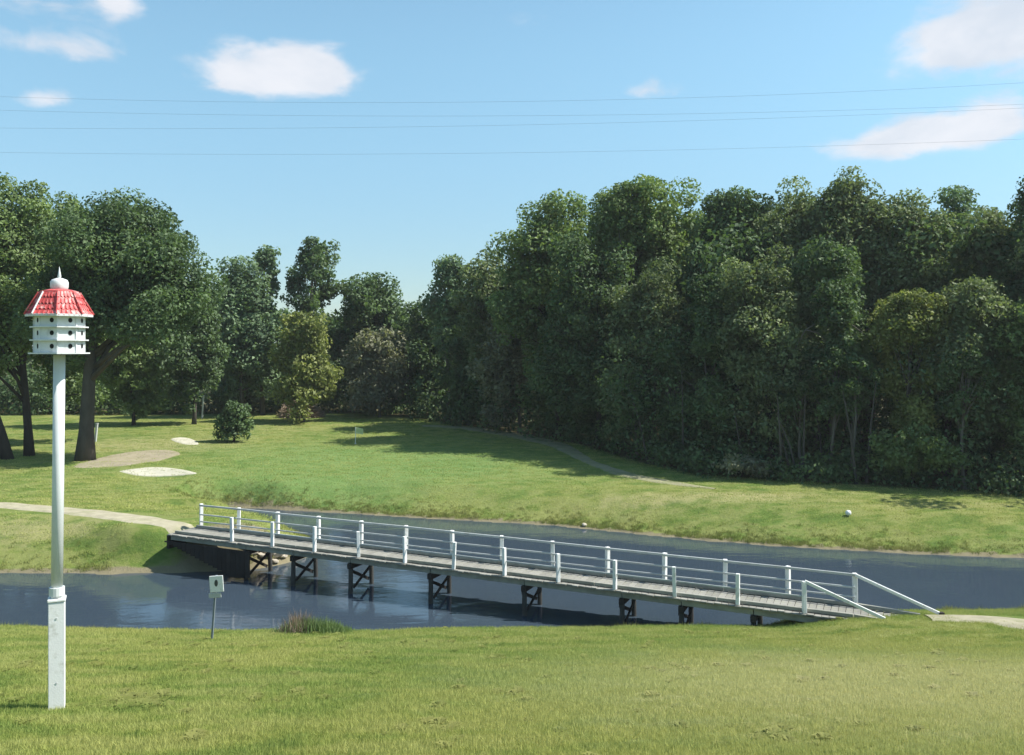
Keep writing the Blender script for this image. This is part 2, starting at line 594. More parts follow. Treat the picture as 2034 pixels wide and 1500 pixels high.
def drape_blob(name, outline, m, lift=0.035):
    """outline: list of (x,y) plan points; filled by rings shrinking to the centre"""
    n = 48
    C = sum((Vector(p) for p in outline), Vector((0, 0))) / len(outline)
    # closed Catmull-Rom
    L = len(outline)
    ring = []
    for i in range(n):
        t = i / n * L
        k = int(t); f = t - k
        p = [Vector(outline[(k + j - 1) % L]) for j in range(4)]
        q = 0.5 * ((2 * p[1]) + (p[2] - p[0]) * f + (2 * p[0] - 5 * p[1] + 4 * p[2] - p[3]) * f * f + (3 * p[1] - p[0] - 3 * p[2] + p[3]) * f ** 3)
        ring.append(q)
    V, Fc = [], []
    R = 9
    for r in range(R):
        s = 1 - r / R
        for i in range(n):
            q = C + (ring[i] - C) * s
            V.append((q.x, q.y, tz(q.x, q.y) + (lift if r else -0.02)))
    V.append((C.x, C.y, tz(C.x, C.y) + lift))
    for r in range(R - 1):
        for i in range(n):
            j = (i + 1) % n
            Fc.append((r * n + i, r * n + j, (r + 1) * n + j, (r + 1) * n + i))
    for i in range(n):
        Fc.append(((R - 1) * n + i, (R - 1) * n + (i + 1) % n, R * n))
    me = bpy.data.meshes.new(name)
    me.from_pydata(V, [], Fc)
    return link(name, me, m, smooth=True)


def gxy(px, py):
    g = G(px, py)
    return (g.x, g.y)


BR0 = Vector((9.3, 24.0)); U = Vector((-0.9190, 0.3942)); N2 = Vector((-0.3942, -0.9190))
BW = 1.34
bend = BR0 + U * 23.15 + N2 * (BW / 2 - 0.22)
o = drape_strip("cart_path", [(bend.x + 0.12, bend.y + 0.10), gxy(270, 1031), gxy(160, 1017), gxy(0, 1003), (-27, 38.6), (-45, 40), (-70, 44)], [0.9, 1.4, 1.5, 1.5, 1.5, 1.5, 1.5], M_PATH)
tag(o, kind='structure')
rend = BR0 - U * 2.1 + N2 * (BW / 2)
o = drape_strip("cart_path", [(rend.x - 0.3, rend.y + 0.15), (rend.x + 1.6, rend.y - 0.35), gxy(2034, 1250), (18, 20.6), (30, 19.0), (60, 17)], [1.4, 1.3, 1.2, 1.3, 1.4, 1.4], M_PATH)
tag(o, kind='structure')
o = drape_strip("woodland_path", [gxy(840, 846), gxy(930, 850), gxy(1010, 862), gxy(1110, 884), gxy(1170, 918), gxy(1240, 943), gxy(1330, 960), gxy(1420, 972)], [1.0, 2.0, 2.4, 1.6, 0.8, 1.2, 1.0, 0.2], M_TRACK)
tag(o, kind='structure')
o = drape_blob("sand_bunker", [gxy(235, 936), gxy(300, 929), gxy(370, 934), gxy(392, 941), gxy(330, 947), gxy(262, 944)], M_SAND)
tag(o, kind='structure')
o = drape_blob("bare_ground_patch", [gxy(140, 929), gxy(190, 911), gxy(260, 897), gxy(330, 893), gxy(362, 901), gxy(325, 914), gxy(270, 923), gxy(220, 929)], M_DIRT)
tag(o, kind='structure')
o = drape_blob("sand_bunker", [gxy(338, 873), gxy(360, 869), gxy(385, 874), gxy(395, 883), gxy(365, 883)], M_SAND)
tag(o, kind='structure')

# ------------------------------------------------------------------ bridge
M_WHITE = principled("white_painted_wood", (0.70, 0.71, 0.70), 0.55, 0.08, 5, 0.15, 60, 0.35, dirt=((0.34, 0.34, 0.29), 5, 0.75))
M_RAIL = principled("weathered_rail_paint", (0.42, 0.44, 0.435), 0.6, 0.15, 5, 0.2, 60, 0.3, dirt=((0.30, 0.30, 0.27), 4, 0.6))
M_DECK = principled("grey_deck_boards", (0.235, 0.23, 0.205), 0.85, 0.30, 7, 0.4, 50, 0.2, dirt=((0.16, 0.16, 0.10), 3, 0.5))
M_STRING = principled("grey_stringer_wood", (0.24, 0.24, 0.21), 0.85, 0.25, 4, 0.4, 30, 0.2, dirt=((0.28, 0.27, 0.22), 2, 0.5))
M_PILE = principled("dark_pile_wood", (0.045, 0.045, 0.042), 0.8, 0.3, 5, 0.4, 25, 0.3)
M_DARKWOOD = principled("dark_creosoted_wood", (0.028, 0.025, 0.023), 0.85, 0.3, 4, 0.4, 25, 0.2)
M_RUST = principled("rust_stained_wood", (0.30, 0.16, 0.08), 0.8, 0.2, 8, 0.3, 40, 0.2)


def deck_z(s):
    """height of the top of the deck along the bridge; s = metres from the right-hand rail post"""
    z = 1.0 + 0.3 * max(s, 0) / 22.8
    if s < 0: z = 1.0 + 0.06 * s
    return z


def bp(s, n, z):
    """bridge coordinates: s along, n across towards the camera (0 far side .. BW near side)"""
    p = BR0 + U * s + N2 * n
    return Vector((p.x, p.y, z))


ANG = math.atan2(U.y, U.x)


def build_bridge():
    c = bp(11, BW / 2, 0)
    root = empty("footbridge", (c.x, c.y, 0))
    tag(root, "long low wooden footbridge with white rail posts and dark piles crossing the pond", "footbridge")
    inv = Matrix.Translation(-Vector((c.x, c.y, 0)))
    def part(mb, name, m, parent=root, smooth=False):
        mb.bm.transform(inv)
        return mb.build(name, m, parent, smooth)
    S0, S1 = -2.0, 23.0
    # planks of the deck, shared meshes, each one an object
    pw = 0.185
    pl = []
    for v in range(4):
        mb = MB()
        mb.box((0, 0, 0), (pw - 0.012, BW + 0.10 + 0.02 * v, 0.045), bevel=0.005)
        for vert in mb.bm.verts:
            vert.co.z += 0.002 * math.sin(vert.co.y * 3 + v)
        pl.append(mb.mesh("plank"))
    n = int((S1 - S0) / pw)
    for i in range(n):
        s = S0 + (i + 0.5) * pw
        z = deck_z(s) - 0.0225 + random.uniform(-0.004, 0.004)
        p = bp(s, BW / 2 + random.uniform(-0.02, 0.02), z)
        o = link("plank", pl[i % 4], M_DECK if i < 4 else None, root)
        if i < 4: pl[i % 4].materials.clear(); pl[i % 4].materials.append(M_DECK)
        o.location = p - Vector((c.x, c.y, 0))
        slope = -0.06 if s < 0 else 0.0132
        o.rotation_euler = (0, -math.atan(slope), ANG + random.uniform(-0.006, 0.006))
    # stringers in lengths meeting over the bents
    joints = [-1.9] + [bent_s(x) for x in BENTS] + [22.9]
    for nn, m in ((0.06, M_STRING), (BW - 0.06, M_STRING), (BW / 2, M_DARKWOOD)):
        for a, b in zip(joints, joints[1:]):
            mb = MB()
            mb.beam(bp(a + 0.01, nn, deck_z(a) - 0.131), bp(b - 0.01, nn, deck_z(b) - 0.131), 0.07, 0.165, 0.006)
            part(mb, "stringer", m)
    # kerb rail lying on the near edge, and on the far edge
    for nn in (BW - 0.16, 0.12):
        a = -1.6
        while a < 22.8:
            b = min(a + 3.5, 22.8)
            if a < 0 < b: b = 0.0
            mb = MB()
            mb.beam(bp(a + 0.01, nn, deck_z(a) + 0.062), bp(b - 0.01, nn, deck_z(b) + 0.062), 0.09, 0.09, 0.008)
            part(mb, "kerb_board", M_STRING)
            a = b
    # far side rail: posts on the outside, three rails
    for k in range(14):
        s = 1.75 * k
        lean = random.uniform(-0.03, 0.03)
        b = bp(s, -0.055, deck_z(s) - 0.20)
        t = bp(s + lean, -0.055 + random.uniform(-0.01, 0.01), deck_z(s) + 0.87)
        mb = MB(); mb.beam(b, t, 0.115, 0.115, 0.008)
        part(mb, "rail_post", M_WHITE)
    for k in range(13):
        s0, s1 = 1.75 * k, 1.75 * (k + 1)
        for (h, th, ww) in ((0.84, 0.065, 0.045), (0.50, 0.052, 0.03), (0.24, 0.048, 0.03)):
            mb = MB()
            mb.beam(bp(s0 + 0.005, 0.028, deck_z(s0) + h), bp(s1 - 0.005, 0.028, deck_z(s1) + h - random.uniform(0, 0.02)), ww, th, 0.006)
            part(mb, "rail", M_RAIL)
    # near side rail: shorter row of posts with thin middle rail
    ns = [1.2 + 1.72 * k for k in range(12)]
    for k, s in enumerate(ns):
        b = bp(s, BW - 0.03, deck_z(s) + 0.004)
        t = bp(s + random.uniform(-0.04, 0.04), BW - 0.03 + random.uniform(-0.015, 0.015), deck_z(s) + 0.84)
        mb = MB(); mb.beam(b, t, 0.10, 0.10, 0.008)
        part(mb, "rail_post", M_WHITE)
    for a, b in zip(ns, ns[1:]):
        mb = MB()
        mb.beam(bp(a + 0.055, BW - 0.03, deck_z(a) + 0.44), bp(b - 0.055, BW - 0.03, deck_z(b) + 0.44), 0.025, 0.04, 0.004)
        part(mb, "rail", M_RAIL)
    # sloping end rails down to the ramp ends
    mb = MB(); mb.beam(bp(0.0, 0.03, deck_z(0) + 0.84), bp(-2.05, 0.03, deck_z(-2) + 0.16), 0.05, 0.085, 0.008)
    part(mb, "end_rail", M_WHITE)
    mb = MB(); mb.beam(bp(1.2, BW - 0.03, deck_z(1.2) + 0.84), bp(-0.75, BW - 0.03, deck_z(0) + 0.10), 0.05, 0.085, 0.008)
    part(mb, "end_rail", M_WHITE)
    q = bp(-2.1, 0.03, 0)
    mb = MB(); mb.box((q.x, q.y, deck_z(-2) + 0.02), (0.12, 0.12, 0.36), bevel=0.008)
    o = part(mb, "stub_post", M_DARKWOOD)
    # rusty bracket by the third near post
    q = bp(2 * 1.75 + 1.2, BW - 0.1, deck_z(4.7))
    # bents: two piles, cap beam, crossed braces
    for x in BENTS:
        s = bent_s(x)
        dz = deck_z(s) - 0.22
        A = bp(s, BW - 0.06, 0); B = bp(s, 0.06, 0)
        for (P_, off) in ((A, 0.07), (B, -0.10)):
            foot = P_ + Vector((N2.x * off, N2.y * off, 0)) * 1.0
            zb = min(tz(foot.x, foot.y), -0.1) - 0.5
            mb = MB()
            top = Vector((P_.x, P_.y, dz - 0.18))
            bot = Vector((foot.x, foot.y, zb))
            mb.tube([bot, bot.lerp(top, 0.5), top], [0.085, 0.078, 0.072], 10)
            part(mb, "pile", M_PILE, smooth=False)
        mb = MB(); mb.beam(bp(s, BW + 0.05, dz - 0.09), bp(s, -0.05, dz - 0.09), 0.15, 0.18, 0.008)
        part(mb, "cap_beam", M_DARKWOOD)
        gz = max(tz(A.x, A.y), 0.1)
        if dz - 0.18 - gz > 0.45:
            for (n0, n1, ds) in ((BW - 0.08, 0.08, 0.085), (0.08, BW - 0.08, -0.085)):
                mb = MB(); mb.beam(bp(s + ds, n0, dz - 0.24), bp(s + ds, n1, gz + 0.08), 0.035, 0.10, 0.004)
                part(mb, "cross_brace", M_DARKWOOD)
    # added dark boards standing in for the deck's shade on the left-hand bank
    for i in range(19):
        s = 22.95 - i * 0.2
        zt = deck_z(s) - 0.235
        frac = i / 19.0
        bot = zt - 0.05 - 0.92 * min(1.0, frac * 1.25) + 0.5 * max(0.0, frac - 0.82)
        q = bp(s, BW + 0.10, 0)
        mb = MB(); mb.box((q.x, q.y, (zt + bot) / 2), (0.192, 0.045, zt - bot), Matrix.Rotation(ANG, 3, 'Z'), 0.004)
        part(mb, "shade_board", M_DARKWOOD)
    mb = MB(); mb.beam(bp(23.0, BW, deck_z(23) - 0.30), bp(23.0, -0.05, deck_z(23) - 0.30), 0.12, 0.48, 0.008)
    part(mb, "abutment_beam", M_DARKWOOD)
    mb = MB(); mb.beam(bp(-1.95, BW, deck_z(-2) - 0.19), bp(-1.95, 0, deck_z(-2) - 0.19), 0.12, 0.25, 0.008)
    part(mb, "abutment_beam", M_DARKWOOD)


BENTS = [1497, 1354, 1236, 1042, 856, 697, 583, 490]


def bent_s(px):
    k = (px - CX) / F
    # near edge line of the deck
    a = bp(0, BW - 0.06, 0)
    t = (a.x - a.y * k) / (-U.x + U.y * k)
    return t


build_bridge()

# ------------------------------------------------------------------ martin house
M_HOUSE = principled("white_house_panels", (0.60, 0.62, 0.625), 0.45, 0.05, 6, 0.05, 60, 0.4, dirt=((0.27, 0.28, 0.26), 6, 0.6))
M_RED = principled("faded_red_roof", (0.46, 0.06, 0.06), 0.5, 0.2, 9, 0.05, 60, 0.4, dirt=((0.66, 0.45, 0.42), 11, 0.85))
M_HOLE = principled("dark_opening", (0.015, 0.015, 0.015), 0.9, 0.05, 5, 0.0)
M_POLE = principled("white_pole_metal", (0.60, 0.62, 0.62), 0.4, 0.05, 3, 0.05, 40, 0.45, dirt=((0.45, 0.46, 0.44), 5, 0.3))


def octagon_band(mb, r0, z0, r1, z1):
    return mb


def build_martin_house():
    D = 11.09
    x0, y0 = (113 - CX) / F * D, D
    z0 = tz(x0, y0)
    root = empty("birdhouse_pole", (x0, y0, z0))
    root['label'] = "tall white pole in the near lawn on a square white base post"
    root['category'] = "pole"
    ph = D / F
    lean = 5.0 * ph
    top = EYE - (703 - HY) * ph - z0
    sl = EYE - (1193 - HY) * ph - z0
    rot = Matrix.Rotation(math.radians(24), 3, 'Z')
    mb = MB()
    mb.box((0, 0, sl / 2 - 0.1), (0.185, 0.185, sl + 0.2), rot, 0.006)
    mb.build("base_post", M_WHITE, root)
    mb = MB(); mb.box((0, 0, sl + 0.02), (0.205, 0.205, 0.035), rot, 0.008)
    mb.box((0.0, 0, sl + 0.055), (0.12, 0.12, 0.035), rot, 0.008)
    mb.build("post_cap", M_WHITE, root)
    for z in (0.35, sl - 0.2):
        mb = MB(); r = rot @ Vector((0, -0.0925, 0))
        mb.lathe([(0.0, -0.006), (0.012, -0.006), (0.012, 0.006), (0.0, 0.006)], 8)
        o = mb.build("bolt_head", M_RAIL, root)
        o.rotation_euler = (math.radians(90), 0, math.radians(24)); o.location = (r.x, r.y, z)
    mb = MB()
    mb.tube([(0, 0, sl), (lean * 0.5, 0, (sl + top) / 2), (lean, 0, top - 0.012)], 0.068, 16)
    mb.build("pole_shaft", M_POLE, root, smooth=True)
    mb = MB(); mb.lathe([(0.09, 0), (0.09, 0.10), (0.0, 0.10)], 16, (lean * 0.01, 0, sl + 0.07))
    mb.build("collar", M_POLE, root)
    # the house is its own thing
    hx, hz = x0 + lean, z0 + top
    h = empty("martin_house", (hx, y0, hz))
    h.scale = (0.82, 0.82, 1.0)
    tag(h, "white eight-sided bird house with a red roof on top of the tall white pole", "birdhouse")
    R = 0.345            # circumradius of walls
    H = 0.49
    a0 = math.radians(22.5)
    ap = R * math.cos(math.pi / 8)     # apothem
    fw = 2 * R * math.sin(math.pi / 8)
    # floor trays / balconies
    for k, z in enumerate((0.0, 0.163, 0.326)):
        mb = MB()
        ro = 0.425 if k == 0 else 0.405
        mb.lathe([(ro, z), (ro, z + 0.016), (R - 0.03, z + 0.016)], 8, (0, 0, 0), a0)
        mb.build("balcony_tray", M_HOUSE, h)
    for i in range(8):
        th = math.pi / 8 * 2 * i
        nrm = Vector((math.cos(th), math.sin(th), 0))
        rm = Matrix.Rotation(th + math.pi / 2, 3, 'Z')
        mb = MB()
        mb.box(nrm * (ap - 0.008) + Vector((0, 0, H / 2 + 0.016)), (fw - 0.004, 0.016, H), rm, 0.002)
        wp = mb.build("wall_panel", M_HOUSE, h)
        for z in (0.016 + 0.08, 0.016 + 0.243, 0.016 + 0.40):
            mb = MB(); mb.lathe([(0.0, -0.002), (0.030, -0.002), (0.030, 0.004), (0.0, 0.004)], 14)
            o = mb.build("entrance_hole", M_HOLE, h)
            o.rotation_euler = (math.radians(90), 0, th + math.pi / 2)
            # off centre, as on old martin houses
            tside = Vector((-nrm.y, nrm.x, 0))
            o.location = nrm * (ap + 0.001) + tside * 0.05 + Vector((0, 0, z))
        # corner strip
        ca = th + math.pi / 8
        mb = MB(); mb.box(Vector((math.cos(ca), math.sin(ca), 0)) * (R + 0.002) + Vector((0, 0, H / 2 + 0.017)), (0.022, 0.022, H - 0.002), Matrix.Rotation(ca, 3, 'Z'), 0.003)
        mb.build("corner_strip", M_HOUSE, h)
        # railing of each balcony side
    # roof: eight flared red panels with scalloped rows, white eave strip
    ez = 0.016 + H
    for i in range(8):
        th = 2 * math.pi / 8 * i
        a, b = th - math.pi / 8, th + math.pi / 8
        def pt(ang, r, z): return Vector((r * math.cos(ang), r * math.sin(ang), z))
        rows = [(0.455, ez - 0.02), (0.40, ez + 0.045), (0.352, ez + 0.115), (0.305, ez + 0.20), (0.265, ez + 0.27)]
        bm = bmesh.new()
        g = 0.004
        for (r0, zz0), (r1, zz1) in zip(rows, rows[1:]):
            nsc = 5
            # lower scalloped edge overlapping the row beneath
            for k in range(nsc):
                f0, f1 = k / nsc, (k + 1) / nsc
                def lerp(f, r, z): return pt(a, r, z).lerp(pt(b, r, z), f)
                p0, p1 = lerp(f0 + 0.01, r0 + 0.012, zz0 + 0.012), lerp(f1 - 0.01, r0 + 0.012, zz0 + 0.012)
                pm = lerp((f0 + f1) / 2, r0 + 0.018, zz0 - 0.010)
                q0, q1 = lerp(f0 + 0.01, r1, zz1 + 0.004), lerp(f1 - 0.01, r1, zz1 + 0.004)
                v = [bm.verts.new(x) for x in (p0, pm, p1, q1, q0)]
                bm.faces.new(v)
                vin = [bm.verts.new(x - Vector((math.cos(th), math.sin(th), 0.3)) * 0.008) for x in (p0, pm, p1, q1, q0)]
                bm.faces.new(vin[::-1])
                for e in range(5):
                    bm.faces.new((v[e], vin[e], vin[(e + 1) % 5], v[(e + 1) % 5]))
        me = bpy.data.meshes.new("roof_panel"); bm.to_mesh(me); bm.free()
        link("roof_panel", me, M_RED, h)
        # white fascia under eave and hip strip
        mb = MB(); mb.beam(pt(a, 0.462, ez - 0.028), pt(b, 0.462, ez - 0.028), 0.012, 0.03, 0.002)
        mb.build("eave_strip", M_HOUSE, h)
        mb = MB(); mb.beam(pt(b, 0.478, ez - 0.015), pt(b, 0.285, ez + 0.262), 0.014, 0.022, 0.003)
        mb.build("hip_strip", M_HOUSE if i in (5,) else M_RED, h)
    mb = MB(); mb.lathe([(0.446, ez - 0.036), (0.446, ez - 0.026), (0.30, ez - 0.02)], 8, (0, 0, 0), a0)
    mb.build("soffit", M_HOUSE, h)
    mb = MB(); mb.lathe([(0.262, ez + 0.255), (0.272, ez + 0.275), (0.15, ez + 0.30), (0.0, ez + 0.302)], 8, (0, 0, 0), a0)
    mb.build("roof_top", M_RED, h)
    mb = MB()
    zc = ez + 0.255
    mb.lathe([(0.10, zc + 0.03), (0.118, zc + 0.05), (0.128, zc + 0.075), (0.128, zc + 0.135), (0.108, zc + 0.165), (0.055, zc + 0.182), (0.02, zc + 0.19)], 20)
    mb.build("cupola", M_HOUSE, h, smooth=True)
    mb = MB(); mb.lathe([(0.016, zc + 0.18), (0.026, zc + 0.205), (0.018, zc + 0.25), (0.008, zc + 0.30), (0.0, zc + 0.335)], 12)
    mb.build("finial", M_HOUSE, h, smooth=True)


build_martin_house()

# ------------------------------------------------------------------ small sign near the shore
def build_sign():
    g = G(424, 1272)
    ph = g.y / F
    root = empty("shore_sign", g)
    tag(root, "small white sign with a dark mark on a thin post at the near shore", "sign")
    ht = (1272 - 1141) * ph
    mb = MB(); mb.beam((-0.06, 0.03, -0.2), (0.06, 0.03, ht - 0.03), 0.045, 0.045, 0.005)
    mb.build("post", principled("grey_sign_post", (0.16, 0.19, 0.21), 0.7), root)
    r = Matrix.Rotation(math.radians(-4), 3, 'Y')
    mb = MB(); mb.box((0.07, 0, ht - 0.22), (0.31, 0.02, 0.37), r, 0.006)
    pn = mb.build("sign_panel", M_WHITE, root)
    mb = MB()
    mb.lathe([(0.0, -0.002), (0.052, -0.002), (0.052, 0.002), (0.0, 0.002)], 14)
    mb.bm.transform(Matrix.Diagonal((0.75, 1.5, 1, 1)))
    o = mb.build("mark", principled("faded_dark_print", (0.07, 0.075, 0.07), 0.8, 0.3, 20), pn)
    o.rotation_euler = (math.radians(90), 0, 0); o.location = (0.065, -0.0135, ht - 0.20)
    mb = MB(); mb.box((0.035, 0.0, ht - 0.48), (0.28, 0.02, 0.11), r, 0.004)
    mb.build("lower_plate", M_RAIL, root)


build_sign()

# ------------------------------------------------------------------ flag, markers, stakes, stones
def build_small():
    # flagstick with pale flag
    g = G(706, 882)
    ph = g.y / F
    M_FLAG = principled("pale_yellow_cloth", (0.68, 0.74, 0.42), 0.8, 0.05)
    root = empty("golf_flag", g)
    tag(root, "little pale yellow flag on a short white stick on the putting green", "flag")
    H = 34 * ph
    mb = MB(); mb.tube([(0, 0, -0.05), (0, 0, H)], 0.022, 8); mb.build("stick", M_WHITE, root)
    bm = bmesh.new()
    W = 15 * ph
    grid = []
    for i in range(7):
        rowv = []
        for j in range(5):
            u = i / 6; v = j / 4
            rowv.append(bm.verts.new((0.02 + u * W, 0.05 * math.sin(u * 5 + v) * u, H - 0.02 - v * 0.40 - 0.10 * u)))
        grid.append(rowv)
    for i in range(6):
        for j in range(4):
            bm.faces.new((grid[i][j], grid[i + 1][j], grid[i + 1][j + 1], grid[i][j + 1]))
    r = bmesh.ops.solidify(bm, geom=bm.faces[:], thickness=0.008)
    me = bpy.data.meshes.new("flag_cloth"); bm.to_mesh(me); bm.free()
    link("flag_cloth", me, M_FLAG, root, smooth=True)
    mb = MB(); mb.lathe([(0.06, -0.03), (0.06, 0.05), (0.05, 0.06), (0, 0.06)], 12); mb.build("cup_rim", M_WHITE, root)
    # white tee marker
    g = G(1685, 1026)
    ph = g.y / F
    root = empty("course_marker", g)
    tag(root, "round white marker ball standing alone on the grass strip beyond the water", "marker")
    r_ = 0.12
    mb = MB(); mb.lathe([(0, 0.02)] + [(r_ * math.sin(a), 0.14 - r_ * math.cos(a)) for a in [0.3, 0.6, 0.9, 1.2, 1.57, 1.9, 2.2, 2.5, 2.8]] + [(0, 0.26)], 18)
    mb.build("ball", M_WHITE, root, smooth=True)
    mb = MB(); mb.tube([(0, 0, -0.1), (0, 0, 0.06)], 0.03, 8); mb.build("spike", M_STRING, root)
    # stakes / pale thin trunks
    for px, py, hpx, lab, w_ in ((403, 832, 46, "pale leaning stake at the foot of the trees behind the far bunker", 0.12),
                                 (471, 812, 46, "slim upright pale stake just above the small dark pine bush", 0.10),
                                 (191, 878, 36, "short pale post close to the right of the big trunk", 0.14)):
        g = G(px, py)
        if g.y > 100: g = Vector(((px - CX) / F * 78, 78, tz((px - CX) / F * 78, 78)))
        ph = g.y / F
        mb = MB()
        mb.beam((-0.08, 0, -0.2), (0.06, 0, hpx * ph), w_, w_, 0.015)
        mb.box((0.06, 0, hpx * ph + 0.02), (w_ * 1.15, w_ * 1.15, 0.04))
        o = mb.build("wooden_stake", M_RAIL)
        o.location = g
        tag(o, lab, "stake")
    # pale stone slabs under the left bridge end
    M_STONE = principled("pale_rubble", (0.40, 0.36, 0.29), 0.9, 0.2, 5, 0.5, 20, 0.1)
    rs = [(497, 1084, 0.42), (512, 1092, 0.36), (533, 1098, 0.48), (550, 1104, 0.40), (562, 1108, 0.30), (520, 1106, 0.26), (580, 1100, 0.30), (600, 1098, 0.26), (545, 1116, 0.25), (505, 1100, 0.22)]
    RL = ["pale rubble stone nearest the dark shade boards of the bridge", "rubble slab second from the dark shade boards under the bridge", "largest pale rubble slab under the left end of the footbridge",
          "pale rubble slab between the first two piles, by the water", "small pale stone just right of the slab between the first piles", "small rubble stone lying below the largest slab",
          "pale stone behind the third pile from the left bridge end", "rightmost pale stone of the rubble under the bridge", "lowest rubble stone, at the waterline under the bridge", "smallest rubble stone, tucked against the dark shade boards"]
    for i, (px, py, sz) in enumerate(rs):
        g = G(px, py)
        bm = bmesh.new()
        bmesh.ops.create_icosphere(bm, subdivisions=2, radius=1)
        for v in bm.verts:
            n_ = mnoise.noise(v.co * 1.3 + Vector((i * 7.1, 0, 0)))
            v.co *= 1 + 0.35 * n_
            v.co.x = max(-0.8, min(0.8, v.co.x)); v.co.z = max(-0.7, min(0.6, v.co.z)); v.co.y = max(-0.75, min(0.75, v.co.y))
        me = bpy.data.meshes.new("stone"); bm.to_mesh(me); bm.free()
        o = link("stone", me, M_STONE)
        o.location = g + Vector((0, 0, sz * 0.12)); o.scale = (sz * 0.8, sz * 0.6, sz * 0.38)
        o.rotation_euler = (0.1 * (i % 3 - 1), 0.12 * (i % 2), i * 1.1)
        tag(o, RL[i], "stone", "rubble stones under the footbridge end")
    g = G(1160, 1044)
    bm = bmesh.new(); bmesh.ops.create_icosphere(bm, subdivisions=2, radius=0.12)
    for v in bm.verts:
        v.co *= 1 + 0.3 * mnoise.noise(v.co * 6); v.co.z *= 0.7
    me = bpy.data.meshes.new("stone"); bm.to_mesh(me); bm.free()
    o = link("stone", me, M_STONE); o.location = g + Vector((0, -0.1, 0.05))
    tag(o, "single pale stone on the far shore of the pond behind the bridge rail", "stone")


build_small()

# ------------------------------------------------------------------ foliage
def leaf_material(name, c0, c1, trans=0.32, gloss=0.015):
    m, w = mat(name)
    a = w.n('ShaderNodeAttribute', attribute_name='tint')
    geo = w.n('ShaderNodeNewGeometry')
    n = w.noise(geo.outputs['Position'], 0.45, 3, 0.6)
    f = w.math('ADD', w.math('MULTIPLY', a.outputs['Fac'], 0.6), w.math('MULTIPLY', w.ramp(n, 0.35, 0.65), 0.5))
    c = w.mix(f, c0, c1)
    d = w.n('ShaderNodeBsdfDiffuse'); w.put(d.inputs[0], c)
    t = w.n('ShaderNodeBsdfTranslucent'); w.put(t.inputs[0], w.mix(1.0, c, (1.15, 1.25, 0.6), 'MULTIPLY'))
    g = w.n('ShaderNodeBsdfGlossy'); w.put(g.inputs[0], (1, 1, 1)); g.inputs['Roughness'].default_value = 0.6
    s1 = w.n('ShaderNodeMixShader'); s1.inputs[0].default_value = trans
    w.put(s1.inputs[1], d.outputs[0]); w.put(s1.inputs[2], t.outputs[0])
    s2 = w.n('ShaderNodeMixShader'); s2.inputs[0].default_value = gloss
    w.put(s2.inputs[1], s1.outputs[0]); w.put(s2.inputs[2], g.outputs[0])
    o = w.n('ShaderNodeOutputMaterial'); w.put(o.inputs[0], s2.outputs[0])
    return m


LEAF = {
    'dark': leaf_material("leaves_dark", (0.037, 0.068, 0.032), (0.130, 0.197, 0.082)),
    'mid': leaf_material("leaves_mid", (0.061, 0.099, 0.039), (0.209, 0.287, 0.105)),
    'blue': leaf_material("leaves_bluegreen", (0.061, 0.103, 0.061), (0.194, 0.282, 0.146)),
    'olive': leaf_material("leaves_olive", (0.064, 0.092, 0.047), (0.215, 0.264, 0.125)),
    'yellow': leaf_material("leaves_yellowgreen", (0.080, 0.110, 0.034), (0.271, 0.300, 0.096)),
    'grey': leaf_material("leaves_greygreen", (0.087, 0.099, 0.070), (0.294, 0.298, 0.190)),
    'brown': leaf_material("leaves_brown", (0.136, 0.100, 0.071), (0.321, 0.250, 0.193), 0.15),
}
BARK = {
    'dark': principled("bark_dark", (0.050, 0.043, 0.036), 0.9, 0.3, 3, 0.8, 12, 0.1, stretch=(1, 1, 0.3)),
    'grey': principled("bark_grey", (0.082, 0.075, 0.064), 0.9, 0.3, 3, 0.8, 12, 0.1, stretch=(1, 1, 0.3)),
    'pale': principled("bark_pale", (0.13, 0.12, 0.10), 0.9, 0.25, 3, 0.6, 12, 0.1, stretch=(1, 1, 0.3)),
}


def leaf_cards(rng, centers, radii, counts, size, squash=0.75, up=0.35):
    """leaf cards on the outsides of many clumps; returns (n*4,3) vertices"""
    idx = np.repeat(np.arange(len(centers)), counts)
    n = len(idx)
    d = rng.normal(size=(n, 3)); d /= np.linalg.norm(d, axis=1, keepdims=True)
    r = radii[idx] * (0.45 + 0.65 * rng.random(n) ** 0.6)
    p = centers[idx] + d * r[:, None] * np.array([1, 1, squash])
    nrm = d * 0.6 + rng.normal(size=(n, 3)) * 0.6 + np.array([0, 0, up])
    nrm /= np.linalg.norm(nrm, axis=1, keepdims=True)
    t = rng.normal(size=(n, 3))
    t -= (t * nrm).sum(1, keepdims=True) * nrm
    t /= np.linalg.norm(t, axis=1, keepdims=True)
    b = np.cross(nrm, t)
    s = size * (0.6 + 0.8 * rng.random(n))[:, None]
    L, W = t * s * 0.62, b * s * 0.36
    k = nrm * s * 0.10
    V = np.stack([p - L - k, p + W - L * 0.1 + k, p + L - k, p - W - L * 0.1 + k], 1)
    return V.reshape(-1, 3), idx


